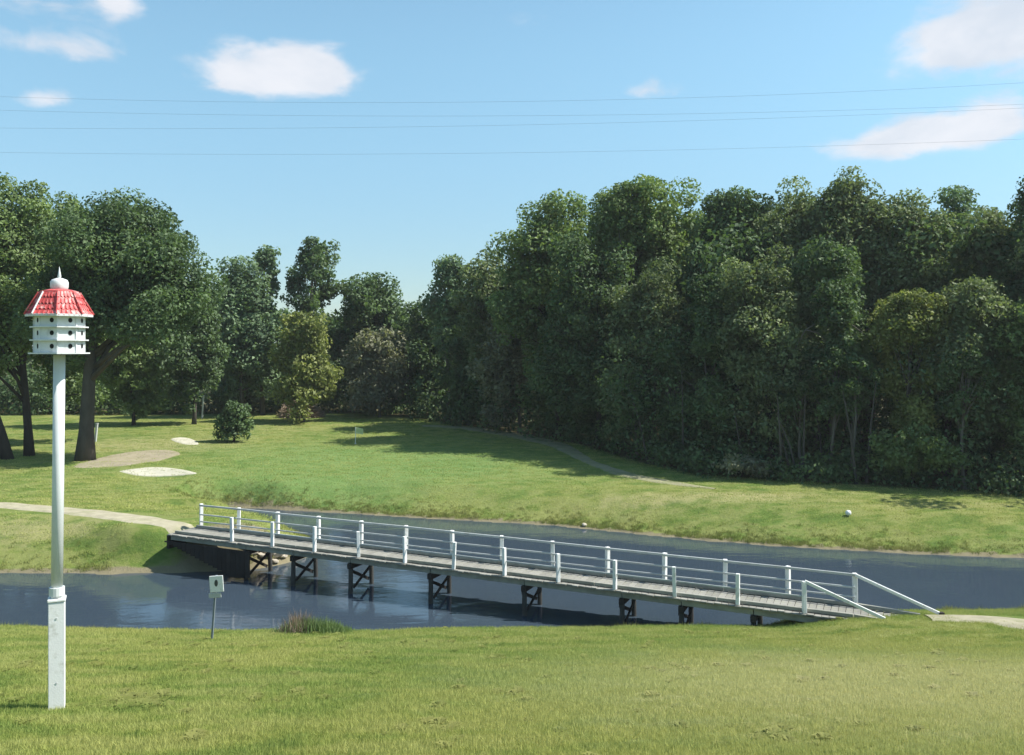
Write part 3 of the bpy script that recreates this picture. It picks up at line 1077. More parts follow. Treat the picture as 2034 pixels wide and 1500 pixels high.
def make_clumps(rng, c, rad, ncl, kind, rc):
    """clump centres grouped in irregular lobes that fill the crown's outline unevenly"""
    c = np.array(c)
    nl = {'oak': 9, 'upright': 9, 'loose': 8}.get(kind, 8)
    lobes = []
    for i in range(nl):
        t = i / (nl - 1)                       # bottom to top
        zz = (t * 2 - 1) * 0.72 + rng.uniform(-0.1, 0.1)
        if kind == 'upright': wmax = 0.75 * (1.05 - 0.85 * t)
        else: wmax = 0.75 * math.sqrt(max(0.05, 1 - (zz * 0.95) ** 2))
        a = rng.uniform(0, 2 * math.pi)
        k = rng.uniform(0.45, 1.0)
        side = (1 if i % 2 else -1) * abs(math.cos(a))
        lp = np.array([side * wmax * k, math.sin(a) * wmax * k, zz])
        lr = rng.uniform(0.30, 0.52) * (0.75 if kind == 'loose' else 1.0)
        lobes.append((lp, lr))
    lobes.append((np.array([rng.uniform(-0.15, 0.15), 0, 0.70]), 0.36))   # leading top
    if kind != 'loose':
        lobes.append((np.array([0.3, 0, 0.42]), 0.42)); lobes.append((np.array([-0.3, 0, 0.42]), 0.42)); lobes.append((np.array([0, 0, 0.0]), 0.6)); lobes.append((np.array([0, 0, -0.35]), 0.55))
        lobes.append((np.array([-0.62, 0.1, rng.uniform(-.3, .2)]), 0.36)); lobes.append((np.array([0.62, -0.1, rng.uniform(-.3, .2)]), 0.36))
    wts = np.array([l[1] ** 2.2 for l in lobes]); wts /= wts.sum()
    pick = rng.choice(len(lobes), ncl, p=wts)
    out = []
    for j in pick:
        lp, lr = lobes[j]
        d = rng.normal(size=3); d /= np.linalg.norm(d)
        p = (lp + d * lr * rng.random() ** 0.45 * rng.uniform(0.85, 1.2))
        p = np.clip(p, [-1.03, -1.03, -1.0], [1.03, 1.03, 0.98])
        out.append(c + p * rad)
    return np.array(out)


def tree(name, label, px, D, top, x0, x1, bottom, leaf='mid', bark='dark', kind='oak', dens=1.0, trunk_r=None, group=None, lean=0.0, base_py=None, depth=None, cat="tree", seed=0):
    """one tree: trunk with limbs, crown; px/top/x0/x1/bottom are where it shows in the photograph"""
    rng = np.random.default_rng(abs(hash((round(px), round(top), seed))) % (2 ** 31))
    if base_py is not None:
        g = G(px, base_py); X, Y, Z0 = g
        D = Y
    else:
        X, Y = (px - CX) / F * D, D
        Z0 = tz(X, Y)
    ph = D / F
    cx = ((x0 + x1) / 2 - CX) * ph - X
    rx = (x1 - x0) / 2 * ph * (1.5 if px > 1090 else 1.14)
    zt = EYE - (top - HY) * ph - Z0
    zb = max(0.2, EYE - (bottom - HY) * ph - Z0)
    rz = (zt - zb) / 2
    ry = depth if depth else min(rx, 5.5) * 0.9
    cz = (zt + zb) / 2
    vol = rx * ry * rz
    rc = min(max(0.15 * (rx * ry * rz) ** (1 / 3) + 0.22, 0.32), 0.95)
    if kind == 'loose': rc *= 0.75
    size = 0.0034 * D
    area = math.pi * rx * rz
    ncl = int(max(10, min(340, 2.3 * area / (rc * rc) * dens)))
    C = make_clumps(rng, (cx, 0.0, cz), np.array([max(rx - rc * 0.7, .2), max(ry - rc * 0.7, .2), max(rz - rc * 0.6, .2)]), ncl, kind, rc)
    R = rc * (0.50 + 1.05 * rng.random(len(C)) ** 1.6)
    nl = int(area / (size * size * 0.25) * 4.6 * dens)
    wgt = R ** 2
    cnt = np.maximum(6, (nl * wgt / wgt.sum()).astype(int))
    V, idx = leaf_cards(rng, C, R, cnt, size)
    # a few loose sprays past the outline
    clt = rng.random(len(C))
    tint = np.clip(0.55 * clt[idx] + 0.45 * rng.random(len(idx)), 0, 1)
    root = empty(name, (X, Y, Z0))
    tag(root, label, cat, group)
    me = quads_mesh("crown", V, 4, tint)
    link("crown", me, LEAF[leaf], root)
    # trunk and limbs
    tr = trunk_r if trunk_r else max(0.07, 0.0125 * zt + 0.01 * rx)
    mb = MB()
    th = zb + (zt - zb) * 0.55
    pts, rads = [], []
    for i in range(7):
        f = i / 6
        pts.append(Vector((cx * f * f * 0.5 + lean * f + 0.10 * math.sin(f * 5 + X), 0.12 * math.sin(f * 4 + Y), -0.25 + (th + 0.25) * f)))
        rads.append(tr * (1.35 if i == 0 else 1.0 - 0.62 * f))
    mb.tube(pts, rads, 8)
    lim = [C[i] for i in rng.permutation(len(C))[:min(len(C), 14 if kind != 'bush' else 5)]]
    for q in lim:
        f = min(0.98, max(0.3, (q[2] / max(th, 0.1)) * 0.62 + rng.uniform(-0.1, 0.1)))
        k = f * 6
        i = min(5, int(k)); a = pts[i].lerp(pts[i + 1], k - i)
        q = Vector(q)
        m1 = a.lerp(q, 0.5) + Vector((rng.uniform(-.2, .2), rng.uniform(-.2, .2), 0.18 * (q - a).length * rng.uniform(0.2, 1)))
        r0 = tr * (1.0 - 0.62 * f) * 0.55
        mb.tube([a, m1, q], [r0, r0 * 0.6, r0 * 0.22], 5)
    mb.build("trunk", BARK[bark], root, smooth=True)
    return root


# --- left group
tree("oak_tree", "big broad dark oak with a thick trunk rising behind the white bird house", 168, 51, 380, 60, 430, 735, 'dark', 'grey', 'oak', 1.0, 0.48, base_py=915)
tree("shade_tree", "green tree with a slim dark trunk cut by the photo's left edge", 57, 53, 350, -150, 120, 770, 'mid', 'dark', 'oak', 1.0, 0.27, base_py=905)
tree("shade_tree", "tree with a leaning trunk, lowest of the trunks in the left edge shade", 12, 50, 420, -330, -30, 740, 'mid', 'dark', 'oak', 0.8, 0.30, lean=-1.6, base_py=912)
tree("shade_tree", "mid green crown filling the gap between the left edge tree and the big oak", 118, 60, 372, 50, 230, 800, 'mid', 'dark', 'oak', 1.0)
tree("forest_tree", "low bushy green tree right of the big oak trunk, sunlit in streaks", 262, 70, 590, 190, 335, 838, 'mid', 'dark', 'oak', 1.0)
tree("forest_tree", "dark rounded tree under the right end of the big oak's crown", 385, 71, 560, 325, 445, 836, 'dark', 'grey', 'oak', 1.1)
tree("forest_tree", "leafy blue-green tree with jagged top next right of the big oak", 480, 78, 512, 395, 570, 800, 'blue', 'grey', 'upright', 1.1)
tree("slender_tree", "thin pointed treetop standing just left of the tall sparse tree", 522, 80, 488, 496, 552, 640, 'blue', 'grey', 'loose', 0.8)
tree("slender_tree", "tall sparse tree with open branches above its neighbours, left of the sky gap", 610, 80, 468, 566, 698, 690, 'dark', 'grey', 'loose', 0.5)
tree("forest_tree", "small bright yellow-green sunlit tree in front of the dark trees, left half", 600, 73, 618, 538, 668, 834, 'yellow', 'dark', 'oak', 1.1)
tree("forest_tree", "smooth domed dark tree at the lowest point of the skyline", 742, 84, 550, 636, 838, 800, 'dark', 'grey', 'oak', 1.1)
tree("forest_tree", "grey-green tree with thin trunk below the domed dark tree", 752, 78, 650, 670, 812, 836, 'grey', 'pale', 'oak', 0.9)
tree("forest_tree", "dim grey-green tree right of the domed tree's foot", 858, 79, 600, 790, 905, 838, 'dark', 'grey', 'oak', 1.0)
tree("forest_tree", "low mixed tree filling the ground between the yellow-green tree and the oak", 455, 82, 640, 400, 545, 836, 'dark', 'grey', 'oak', 1.0)
# --- centre
tree("forest_tree", "dark leafy tree rising at the right side of the sky gap", 888, 75, 505, 845, 950, 720, 'blue', 'grey', 'oak', 0.95)
tree("forest_tree", "light olive round-topped tree left of the tall wood", 985, 69, 498, 895, 1080, 760, 'olive', 'grey', 'oak', 1.1)
tree("forest_tree", "mossy grey-green tree standing at the wood's left corner", 1030, 66, 585, 950, 1100, 850, 'grey', 'pale', 'oak', 0.95)
tree("forest_tree", "dark low tree beside the curve of the pale path", 925, 72, 640, 865, 985, 846, 'dark', 'grey', 'oak', 1.0)
# --- tall right wood, back row
tree("forest_tree", "tall tree forming the left shoulder of the right-hand wood", 1112, 62, 378, 1022, 1200, 840, 'mid', 'dark', 'oak', 1.0)
tree("forest_tree", "tall tree with a ragged feathery top, second crest of the wood", 1238, 58, 348, 1155, 1330, 810, 'mid', 'grey', 'loose', 1.15)
tree("forest_tree", "round light-topped tree right of the ragged feathery one", 1335, 60, 366, 1258, 1412, 800, 'mid', 'dark', 'oak', 1.0)
tree("forest_tree", "dark tree with open branches mid-way along the wood's skyline", 1445, 56, 372, 1378, 1535, 810, 'dark', 'grey', 'loose', 1.2)
tree("forest_tree", "olive tree rising towards the highest crown of the wood", 1572, 54, 352, 1495, 1640, 790, 'olive', 'dark', 'oak', 1.0)
tree("forest_tree", "highest tree of the wood, upright with bristly top", 1690, 52, 330, 1605, 1768, 770, 'olive', 'grey', 'upright', 1.2)
tree("forest_tree", "olive tree just right of the highest crown, lower by a head", 1818, 50, 378, 1748, 1882, 790, 'olive', 'dark', 'oak', 1.0)
tree("forest_tree", "small blue-green crown on the skyline between two gaps at right", 1902, 54, 374, 1850, 1956, 770, 'blue', 'dark', 'oak', 0.9)
tree("forest_tree", "pale yellowish-olive tree near the right edge of the wood", 1985, 49, 402, 1925, 2040, 830, 'olive', 'dark', 'oak', 1.0)
tree("forest_tree", "dark pointed tree cut by the photo's right edge", 2052, 47, 338, 2006, 2120, 735, 'dark', 'grey', 'upright', 1.1)
tree("forest_tree", "olive tree just out of the right edge, its branches reaching in", 2150, 45, 350, 2075, 2260, 795, 'olive', 'dark', 'oak', 0.9)
# --- front row
tree("forest_tree", "dark tree overhanging the shadowed bend of the pale path", 1188, 57, 470, 1105, 1265, 930, 'dark', 'dark', 'oak', 0.9)
tree("forest_tree", "olive tree left of the wood's centre, paler than its dark neighbours", 1288, 54, 525, 1215, 1362, 930, 'olive', 'dark', 'oak', 0.75)
tree("forest_tree", "dark thin-leaved tree at the centre of the wood's front", 1400, 50, 545, 1325, 1478, 930, 'dark', 'grey', 'loose', 1.0)
tree("forest_tree", "broad olive tree over the darkest hollow in the wood", 1530, 48, 480, 1440, 1615, 895, 'olive', 'dark', 'oak', 0.85)
arch = tree("forest_tree", "tree with bare grey arching limbs in the right half of the wood", 1652, 47.5, 470, 1575, 1735, 795, 'dark', 'pale', 'loose', 0.9)
for pts_ in ([(1572, 705), (1600, 655), (1640, 632), (1685, 640), (1722, 668), (1738, 705)], [(1640, 632), (1668, 655), (1700, 662), (1730, 652)], [(1600, 655), (1625, 662), (1655, 690)]):
    dd_ = 46.0
    mb_ = MB()
    mb_.tube([Vector((wdist(a_, dd_)[0], dd_, EYE + (HY - b_) / F * dd_)) - arch.location for a_, b_ in pts_], [0.035] + [0.03] * (len(pts_) - 2) + [0.01], 6)
    mb_.build("bare_limb", BARK['pale'], arch, smooth=True)

tree("forest_tree", "bright yellow-green sunlit tree in the right part of the wood", 1805, 45, 570, 1738, 1872, 895, 'yellow', 'grey', 'loose', 1.2)
tree("forest_tree", "yellow-olive tree between the bright tree and the right edge", 1930, 44.5, 540, 1868, 2005, 915, 'olive', 'dark', 'oak', 0.9)
tree("forest_tree", "green leafy tree low at the photo's right edge", 2045, 43, 560, 1985, 2120, 930, 'mid', 'dark', 'oak', 0.9)
# pale trunks standing in the dark under the wood
for k, (px, D, top, lab) in enumerate(((1262, 53, 720, "slim grey sapling in the dark below the olive tree"), (1590, 46.5, 690, "thin straight grey-barked sapling under the broad olive tree"),
                                       (1655, 45.5, 660, "grey-barked sapling with bare lower stem, right of the wood's darkest hollow"), (1695, 45, 700, "short grey sapling close beside another in the wood's front"),
                                       (1915, 43, 690, "grey sapling in the shade near the right edge of the wood"))):
    tree("sapling", lab, px, D, top, px - 42, px + 42, 830, 'dark', 'pale', 'loose', 0.7, 0.10)
# shrubs
tree("pine_bush", "small dark bushy pine standing alone on the fairway left of centre", 464, 60, 800, 425, 502, 872, 'dark', 'dark', 'upright', 1.4, 0.10, base_py=878, cat="bush")
tree("shrub", "leafy green shrub at the foot of the wood below the bright tree", 1810, 43.4, 840, 1745, 1880, 968, 'mid', 'dark', 'oak', 0.8, 0.06, cat="shrub")
tree("shrub", "dim grey shrub at the foot of the wood left of its centre", 1470, 46, 900, 1425, 1520, 966, 'grey', 'dark', 'oak', 0.7, 0.06, cat="shrub")
tree("shrub", "small olive shrub at the tip of the wood where the pale path begins", 840, 78, 770, 812, 866, 842, 'olive', 'dark', 'oak', 1.0, 0.06, cat="shrub")

# brush heap: pinkish-brown mound of dead twigs
def brush_heap():
    g = G(597, 838)
    g = Vector((wdist(597, 77)[0], 77, tz(wdist(597, 77)[0], 77)))
    rng = np.random.default_rng(5)
    ph = g.y / F
    n = 1500
    a = rng.random(n) * 2 * math.pi
    r = np.sqrt(rng.random(n)) * 40 * ph
    h = np.maximum(0, (1 - (r / (42 * ph)) ** 2)) * 34 * ph * rng.random(n) ** 0.5
    P = np.stack([np.cos(a) * r, np.sin(a) * r * 0.8, h], 1)
    d = rng.normal(size=(n, 3)); d[:, 2] *= 0.5; d /= np.linalg.norm(d, axis=1, keepdims=True)
    s = np.cross(d, rng.normal(size=(n, 3))); s /= np.linalg.norm(s, axis=1, keepdims=True)
    L = (0.25 + 0.4 * rng.random(n))[:, None]; W = 0.035
    V = np.stack([P - d * L - s * W, P - d * L + s * W, P + d * L + s * W * 0.3, P + d * L - s * W * 0.3], 1).reshape(-1, 3)
    o = link("brush_heap", quads_mesh("brush_heap", V, 4, rng.random(n)), LEAF['brown'])
    o.location = g
    tag(o, "pinkish brown heap of dead brush at the foot of the far trees", "brush heap", kind='thing')


brush_heap()


def mass(name, label, cells, leaf, count, size, rc, seed, kind='stuff', zmin=0.0):
    """cells: list of (x, y, z, radius) clumps joined in one mass"""
    rng = np.random.default_rng(seed)
    C = np.array([c[:3] for c in cells]); R = np.array([c[3] for c in cells])
    w_ = R ** 2
    cnt = np.maximum(4, (count * w_ / w_.sum()).astype(int))
    V, idx = leaf_cards(rng, C, R, cnt, size)
    tint = np.clip(0.6 * rng.random(len(C))[idx] + 0.4 * rng.random(len(idx)), 0, 1)
    o = link(name, quads_mesh(name, V, 4, tint), LEAF[leaf])
    tag(o, label, "woodland" if 'wood' in name else "undergrowth", kind=kind)
    return o


def build_masses():
    rng = np.random.default_rng(11)
    # far woodland behind the right-hand trees and off to the right
    cells = []
    fcells = []
    mbt = MB()
    for i in range(230):
        x = rng.uniform(4, 80)
        e = float(wood_edge_y(np.array([x]))[0])
        front = i % 3 == 0
        y = e + (rng.uniform(4.5, 9) if front else rng.uniform(7, 42))
        if x > 27 and rng.random() < 0.4: y = e + rng.uniform(0.5, 9)
        pxl = CX + x / y * F
        H = rng.uniform(13, 21)
        tp = np.interp(pxl, [900, 1010, 1060, 1170, 1200, 1400, 1440, 1600, 1700, 1760, 1830, 1960, 2034, 2100], [600, 520, 470, 402, 372, 392, 388, 368, 350, 380, 392, 405, 352, 350])
        topmax = EYE + (HY - tp) / F * y
        if front: H = rng.uniform(6, 11)
        z0 = tz(x, y)
        H = min(H, topmax - z0 - 1.2)
        r = rng.uniform(2.4, 3.6)
        cl_ = fcells if front else cells
        for k in range(20):
            d = rng.normal(size=3); d /= np.linalg.norm(d)
            cl_.append((x + d[0] * r, y + d[1] * r, z0 + H * 0.53 + d[2] * H * 0.45, rng.uniform(0.8, 1.5)))
        mbt.tube([(x, y, z0 - 0.2), (x + 0.2, y, z0 + H * 0.7)], [0.22, 0.1], 6)
    mass("woodland_understorey", "low dark trees massed below the tall crowns of the right-hand wood", fcells, 'dark', 110000, 0.17, 1, 13)
    mass("distant_woodland", "dense dark woodland filling the depth behind the tall right-hand trees", cells, 'dark', 230000, 0.28, 1, 3)
    for i in range(34):
        x = rng.uniform(6, 44); e = float(wood_edge_y(np.array([x]))[0]); y = e + rng.uniform(1.0, 7)
        z0 = tz(x, y); h_ = rng.uniform(2.5, 6); q = rng.uniform(-1.2, 1.2)
        mbt.tube([(x, y, z0 - 0.2), (x + q * 0.4, y, z0 + h_ * 0.5), (x + q, y, z0 + h_)], [rng.uniform(0.05, 0.10), 0.05, 0.02], 6)
    o = mbt.build("woodland_trunks", BARK['grey'])
    tag(o, "dim trunks standing deep inside the right-hand wood", "woodland", kind='stuff')
    # woods beyond the left trees
    cells = []
    for i in range(120):
        x = rng.uniform(-105, 4)
        e = float(wood_edge_y(np.array([x]))[0])
        y = e + rng.uniform(5, 40)
        pxl = CX + x / y * F
        tp = np.interp(pxl, [-2000, 0, 400, 430, 560, 640, 840, 900, 1100], [420, 440, 520, 560, 600, 610, 610, 580, 560])
        z0 = tz(x, y)
        H = min(rng.uniform(9, 14), EYE + (HY - tp) / F * y - z0 - 1.2)
        r = rng.uniform(2.6, 3.8)
        for k in range(14):
            d = rng.normal(size=3); d /= np.linalg.norm(d)
            cells.append((x + d[0] * r, y + d[1] * r, z0 + H * 0.52 + d[2] * H * 0.46, rng.uniform(0.9, 1.7)))
    mass("distant_woodland", "far belt of woodland closing the view behind the left-hand trees", cells, 'dark', 80000, 0.42, 1, 4)
    # undergrowth in the dark of both woods
    cells = []
    for i in range(900):
        x = rng.uniform(3, 48)
        e = float(wood_edge_y(np.array([x]))[0])
        y = e + abs(rng.normal()) * 6 + 0.6
        hmax = 0.5 + min(3.2, (y - e) * 0.5)
        cells.append((x, y, tz(x, y) + rng.random() * hmax, rng.uniform(0.4, 1.0)))
    mass("undergrowth", "dark tangled undergrowth along the foot of the right-hand wood", cells, 'dark', 60000, 0.17, 1, 8)
    cells = []
    for i in range(700):
        x = rng.uniform(-75, 5)
        e = float(wood_edge_y(np.array([x]))[0])
        y = e + abs(rng.normal()) * 4
        cells.append((x, y, tz(x, y) + rng.random() * 3.8, rng.uniform(0.6, 1.5)))
    mass("undergrowth", "mixed undergrowth closing the gaps below the far left trees", cells, 'dark', 50000, 0.28, 1, 9)


build_masses()

# ------------------------------------------------------------------ grass
def blade_mesh(name, n, spread, h0, h1, width, lean, seed):
    rng = np.random.default_rng(seed)
    a = rng.random(n) * 2 * math.pi
    r = np.sqrt(rng.random(n)) * spread
    bx, by = np.cos(a) * r, np.sin(a) * r
    h = h0 + (h1 - h0) * rng.random(n)
    la = rng.random(n) * 2 * math.pi
    ln = lean * rng.random(n) * h
    wa = rng.random(n) * math.pi
    V = np.zeros((n, 3, 3))
    V[:, 0] = np.stack([bx - np.cos(wa) * width, by - np.sin(wa) * width, np.full(n, -0.01)], 1)
    V[:, 1] = np.stack([bx + np.cos(wa) * width, by + np.sin(wa) * width, np.full(n, -0.01)], 1)
    V[:, 2] = np.stack([bx + np.cos(la) * ln, by + np.sin(la) * ln, h], 1)
    return quads_mesh(name, V.reshape(-1, 3), 3, rng.random(n))


def grass_material(name, mul=1.0, dry=0.0):
    m, w = mat(name)
    geo = w.n('ShaderNodeNewGeometry')
    c = grass_color(w, geo.outputs['Position'])
    a = w.n('ShaderNodeAttribute', attribute_name='tint')
    c = w.mix(w.math('MULTIPLY', a.outputs['Fac'], 0.40 + dry), c, (0.36, 0.37, 0.13))
    c = w.mix(1.0, c, (mul, mul, mul), 'MULTIPLY')
    d = w.n('ShaderNodeBsdfDiffuse'); w.put(d.inputs[0], c)
    t = w.n('ShaderNodeBsdfTranslucent'); w.put(t.inputs[0], c)
    s = w.n('ShaderNodeMixShader'); s.inputs[0].default_value = 0.35
    w.put(s.inputs[1], d.outputs[0]); w.put(s.inputs[2], t.outputs[0])
    o = w.n('ShaderNodeOutputMaterial'); w.put(o.inputs[0], s.outputs[0])
    return m


def scatter(name, label, pts, tuft, material, smin, smax, seed):
    """one mass of tufts standing on the given points (geometry nodes)"""
    me = bpy.data.meshes.new(name)
    me.vertices.add(len(pts)); me.vertices.foreach_set('co', pts.astype(np.float32).ravel()); me.update()
    o = link(name, me, material)
    tag(o, label, "grass", kind='stuff')
    tuft.materials.append(material)
    # the tuft mesh is held by an object of the same collection-free kind
    src = bpy.data.objects.new(name + "_tuft", tuft)
    ng = bpy.data.node_groups.new(name, 'GeometryNodeTree')
    ng.interface.new_socket('Geometry', in_out='INPUT', socket_type='NodeSocketGeometry')
    ng.interface.new_socket('Geometry', in_out='OUTPUT', socket_type='NodeSocketGeometry')
    N = ng.nodes
    gi, go = N.new('NodeGroupInput'), N.new('NodeGroupOutput')
    oi = N.new('GeometryNodeObjectInfo'); oi.inputs['Object'].default_value = src
    inst = N.new('GeometryNodeInstanceOnPoints')
    rr = N.new('FunctionNodeRandomValue'); rr.data_type = 'FLOAT_VECTOR'
    rr.inputs['Min'].default_value = (-0.12, -0.12, 0); rr.inputs['Max'].default_value = (0.12, 0.12, 6.283)
    rs = N.new('FunctionNodeRandomValue'); rs.data_type = 'FLOAT'
    rs.inputs[2].default_value = smin; rs.inputs[3].default_value = smax
    rs.inputs['Seed'].default_value = seed
    Lk = ng.links.new
    Lk(gi.outputs[0], inst.inputs['Points'])
    Lk(oi.outputs['Geometry'], inst.inputs['Instance'])
    Lk(rr.outputs['Value'], inst.inputs['Rotation'])
    Lk(rs.outputs[1], inst.inputs['Scale'])
    Lk(inst.outputs[0], go.inputs[0])
    md = o.modifiers.new("tufts", 'NODES'); md.node_group = ng
    return o


def build_grass():
    rng = np.random.default_rng(21)
    G1 = grass_material("lawn_blades", 1.32)
    G2 = grass_material("rough_blades", 0.85, 0.15)
    # near lawn, thinning with distance
    n = 90000
    Y = 7.2 + 18.5 * rng.random(n) ** 1.15
    X = (rng.random(n) * 2 - 1) * (0.66 * Y + 1.0)
    d = water_sd(X, Y)
    k = (d > 0.25) & (Y < 27)
    # keep the footpath clear
    X, Y, d = X[k], Y[k], d[k]
    rp = np.hypot(X - 14, (Y - 21.6) * 1.0)
    keep = ~((X > 11.3) & (Y > 20.3) & (Y < 23.6) & (np.abs(Y - np.interp(X, [11.3, 13, 18], [22.6, 22.3, 20.8])) < 0.7))
    X, Y = X[keep], Y[keep]
    pts = np.stack([X, Y, terrain(X, Y)], 1)
    scatter("lawn_grass", "mown lawn grass sloping down to the near shore", pts, blade_mesh("lawn_tuft", 26, 0.10, 0.018, 0.050, 0.0032, 0.9, 1), G1, 0.7, 1.4, 1)
    # taller fringe along the near shoreline
    def shore(n, dlo, dhi, ylo, yhi, xr):
        X = (rng.random(n) * 2 - 1) * xr; Y = ylo + (yhi - ylo) * rng.random(n)
        d = water_sd(X, Y); k = (d > dlo) & (d < dhi)
        return X[k], Y[k]
    X, Y = shore(120000, -0.05, 0.55, 23.5, 27.5, 20)
    k = ~((X > 5.5) & (X < 12.5))
    X, Y = X[k], Y[k]
    m_ = (wob(X, Y, 1.1, 3.0) > -0.35) | (rng.random(len(X)) < 0.3)
    X, Y = X[m_][:7000], Y[m_][:7000]
    scatter("shore_grass", "taller fringe of grass along the near shoreline", np.stack([X, Y, np.maximum(terrain(X, Y), -0.02)], 1), blade_mesh("shore_tuft", 18, 0.09, 0.08, 0.22, 0.006, 0.6, 2), G2, 0.5, 1.2, 2)
    X, Y = shore(220000, 0.26, 1.9, 29.5, 46, 32)
    dd = water_sd(X, Y)
    k = rng.random(len(X)) < np.exp(-(dd - 0.26) / 0.38)
    X, Y = X[k], Y[k]
    m_ = (wob(X, Y, 0.8, 1.0) > -0.2) | (rng.random(len(X)) < 0.35)
    X, Y = X[m_][:6500], Y[m_][:6500]
    bx = BR0.x + U.x * 23; 
    k = np.hypot(X + 12.2, Y - 32.3) > 2.2
    X, Y = X[k], Y[k]
    scatter("bank_grass", "rough grass on the far banks of the pond", np.stack([X, Y, np.maximum(terrain(X, Y), -0.02)], 1), blade_mesh("bank_tuft", 18, 0.14, 0.03, 0.13, 0.009, 0.9, 3), G2, 0.5, 1.25, 3)
    # fairway texture: short tufts over the far land, sparse
    n = 60000
    Y = 33 + 45 * rng.random(n) ** 1.0
    X = (rng.random(n) * 2 - 1) * (0.62 * Y)
    d = water_sd(X, Y)
    k = (d > 0.8) & (Y < wood_edge_y(X) + 1)
    X, Y = X[k], Y[k]
    k = (np.abs(Y - np.interp(X, [-45, -27, -22, -15, -13.3], [40, 38.6, 37.6, 34.8, 33.6])) > 1.1) | (X > -12)
    X, Y = X[k], Y[k]
    scatter("fairway_grass", "short grass tufts over the fairway and rough beyond the pond", np.stack([X, Y, terrain(X, Y)], 1), blade_mesh("fairway_tuft", 16, 0.30, 0.015, 0.05, 0.012, 1.2, 4), G1, 0.6, 1.3, 4)


build_grass()


def lawn_weeds():
    rng = np.random.default_rng(77)
    m = grass_material("weed_leaves", 0.75)
    cen = [gxy(235, 1398), gxy(275, 1405), gxy(590, 1380), gxy(900, 1450), gxy(1300, 1330), gxy(1700, 1460), gxy(1000, 1310), gxy(420, 1320), gxy(1500, 1460), gxy(50, 1330)]
    P = []
    for i, c in enumerate(cen):
        k = 26 if i < 2 else 10
        q = np.array(c) + rng.normal(size=(k, 2)) * (0.22 if i < 2 else 0.35)
        P.append(q)
    P.append(np.stack([(rng.random(260) * 2 - 1) * 9, 8 + 15 * rng.random(260)], 1))
    P = np.concatenate(P)
    P = P[water_sd(P[:, 0], P[:, 1]) > 0.6]
    # rosettes of broad leaves
    n = 11
    V = []
    for k in range(n):
        a = 2 * math.pi * k / n + rng.uniform(-.2, .2); L = rng.uniform(0.05, 0.10); w_ = L * 0.26
        d = np.array([math.cos(a), math.sin(a)]); e = np.array([-d[1], d[0]])
        V += [(0, 0, 0.01), (*(d * L * .55 + e * w_), 0.035), (*(d * L), 0.03), (*(d * L * .55 - e * w_), 0.035)]
    tuft = quads_mesh("weed_rosette", np.array(V), 4, rng.random(n))
    scatter("lawn_weeds", "small broad-leaved weeds dotted through the near lawn", np.stack([P[:, 0], P[:, 1], terrain(P[:, 0], P[:, 1])], 1), tuft, m, 0.6, 1.6, 5)


lawn_weeds()


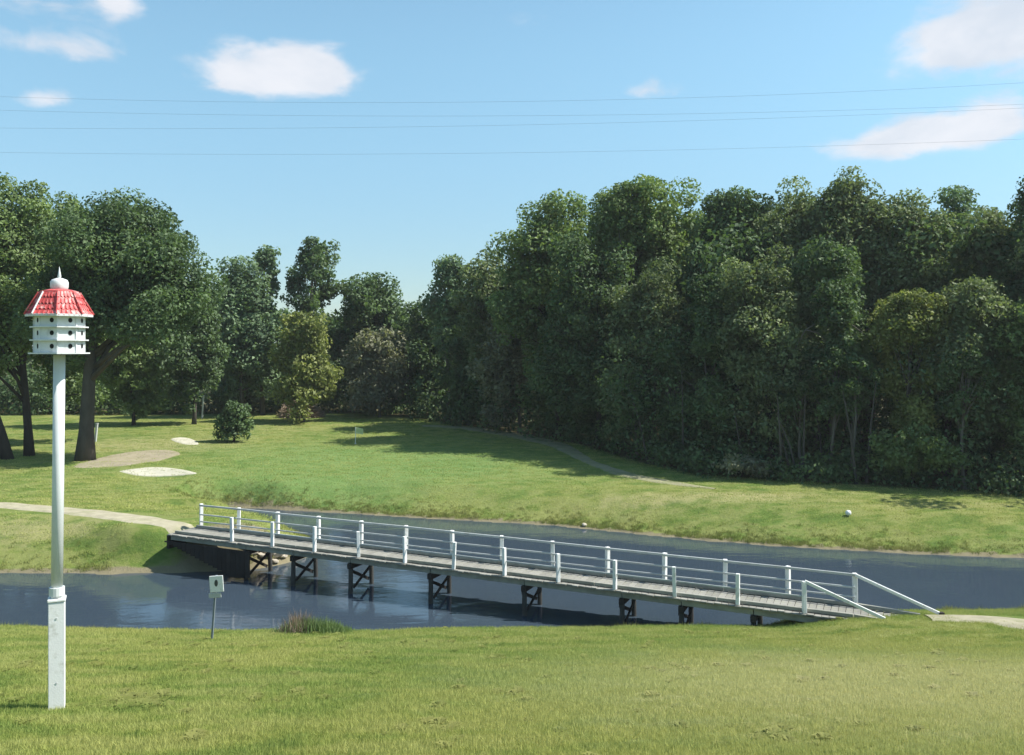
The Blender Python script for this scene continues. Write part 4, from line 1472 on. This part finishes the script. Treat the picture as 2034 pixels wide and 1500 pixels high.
def shore_clump():
    """brown and green reed clump on the near shore"""
    g = G(612, 1256)
    rng = np.random.default_rng(31)
    root = empty("reed_clump", g)
    tag(root, "mound of brown and green reeds at the pond's near edge, right of the sign", "reeds")
    ph = g.y / F
    def blades(n, cx, sx, hh, w_, nm, m):
        x = cx + rng.normal(size=n) * sx; y = rng.normal(size=n) * 0.28
        h = hh * (0.5 + 0.6 * rng.random(n)) * np.exp(-((x - cx) / (sx * 2.2)) ** 2)
        a = rng.random(n) * 6.28; ln = 0.55 * h * rng.random(n)
        wa = rng.random(n) * 3.14
        zb = np.array([tz(g.x + xx, g.y + yy) - g.z for xx, yy in zip(x, y)]) - 0.03
        V = np.zeros((n, 3, 3))
        V[:, 0] = np.stack([x - np.cos(wa) * w_, y - np.sin(wa) * w_, zb], 1)
        V[:, 1] = np.stack([x + np.cos(wa) * w_, y + np.sin(wa) * w_, zb], 1)
        V[:, 2] = np.stack([x + np.cos(a) * ln, y + np.sin(a) * ln, zb + h], 1)
        tag(link(nm, quads_mesh(nm, V.reshape(-1, 3), 3, rng.random(n)), m, root), kind='stuff')
    blades(480, -18 * ph, 0.24, 0.60, 0.012, "dry_stalks", LEAF['brown'])
    blades(1500, 8 * ph, 0.46, 0.44, 0.014, "green_blades", LEAF['mid'])
    blades(700, 45 * ph, 0.26, 0.34, 0.014, "green_blades", LEAF['mid'])


shore_clump()

# ------------------------------------------------------------------ overhead wires
def build_wires():
    m = principled("cable_metal", (0.22, 0.24, 0.27), 0.6, 0.05, 5, 0.0)
    wires = [("highest thin cable across the sky, climbing to the right", [(-400, 180), (130, 188), (600, 198), (1040, 214), (1480, 190), (2000, 163), (2500, 132)], 36.0),
             ("second thin cable from the top, passing under the bright cloud", [(-400, 210), (40, 216), (590, 220), (880, 232), (1170, 238), (1640, 222), (2034, 205), (2500, 184)], 36.6),
             ("third thin cable down, nearly level at the left edge of the sky", [(-400, 250), (0, 253), (590, 253), (880, 251), (1160, 248), (1440, 240), (1800, 222), (2500, 190)], 37.2),
             ("lowest thin cable, closest above the treetops", [(-400, 296), (300, 302), (740, 307), (1100, 306), (1320, 299), (1600, 291), (1880, 280), (2500, 255)], 38.0)]
    for lab, pts, D in wires:
        xs = np.array([p[0] for p in pts], float); ys = np.array([p[1] for p in pts], float)
        c = np.polyfit(xs, ys, 2)
        P = []
        for px in np.linspace(-1500, 3600, 70):
            py = np.polyval(c, px)
            P.append(((px - CX) / F * D, D, EYE + (HY - py) / F * D))
        mb = MB(); mb.tube(P, 0.0035, 5)
        o = mb.build("power_line", m)
        tag(o, lab, "power line", "power lines across the sky")


build_wires()

# ------------------------------------------------------------------ humid air
def build_haze():
    m = bpy.data.materials.new("humid_air")
    m.use_nodes = True
    w = NT(m.node_tree)
    v = w.n('ShaderNodeVolumePrincipled')
    v.inputs['Color'].default_value = (0.93, 0.95, 1.0, 1)
    v.inputs['Density'].default_value = 0.00028
    v.inputs['Anisotropy'].default_value = 0.2
    o = w.n('ShaderNodeOutputMaterial')
    w.put(o.inputs['Volume'], v.outputs[0])
    mb = MB()
    mb.box((0, 1800, 13.5), (5400, 4800, 35.0))
    ob = mb.build("haze", m)
    tag(ob, "faint humid air over the golf course", kind='stuff')


build_haze()
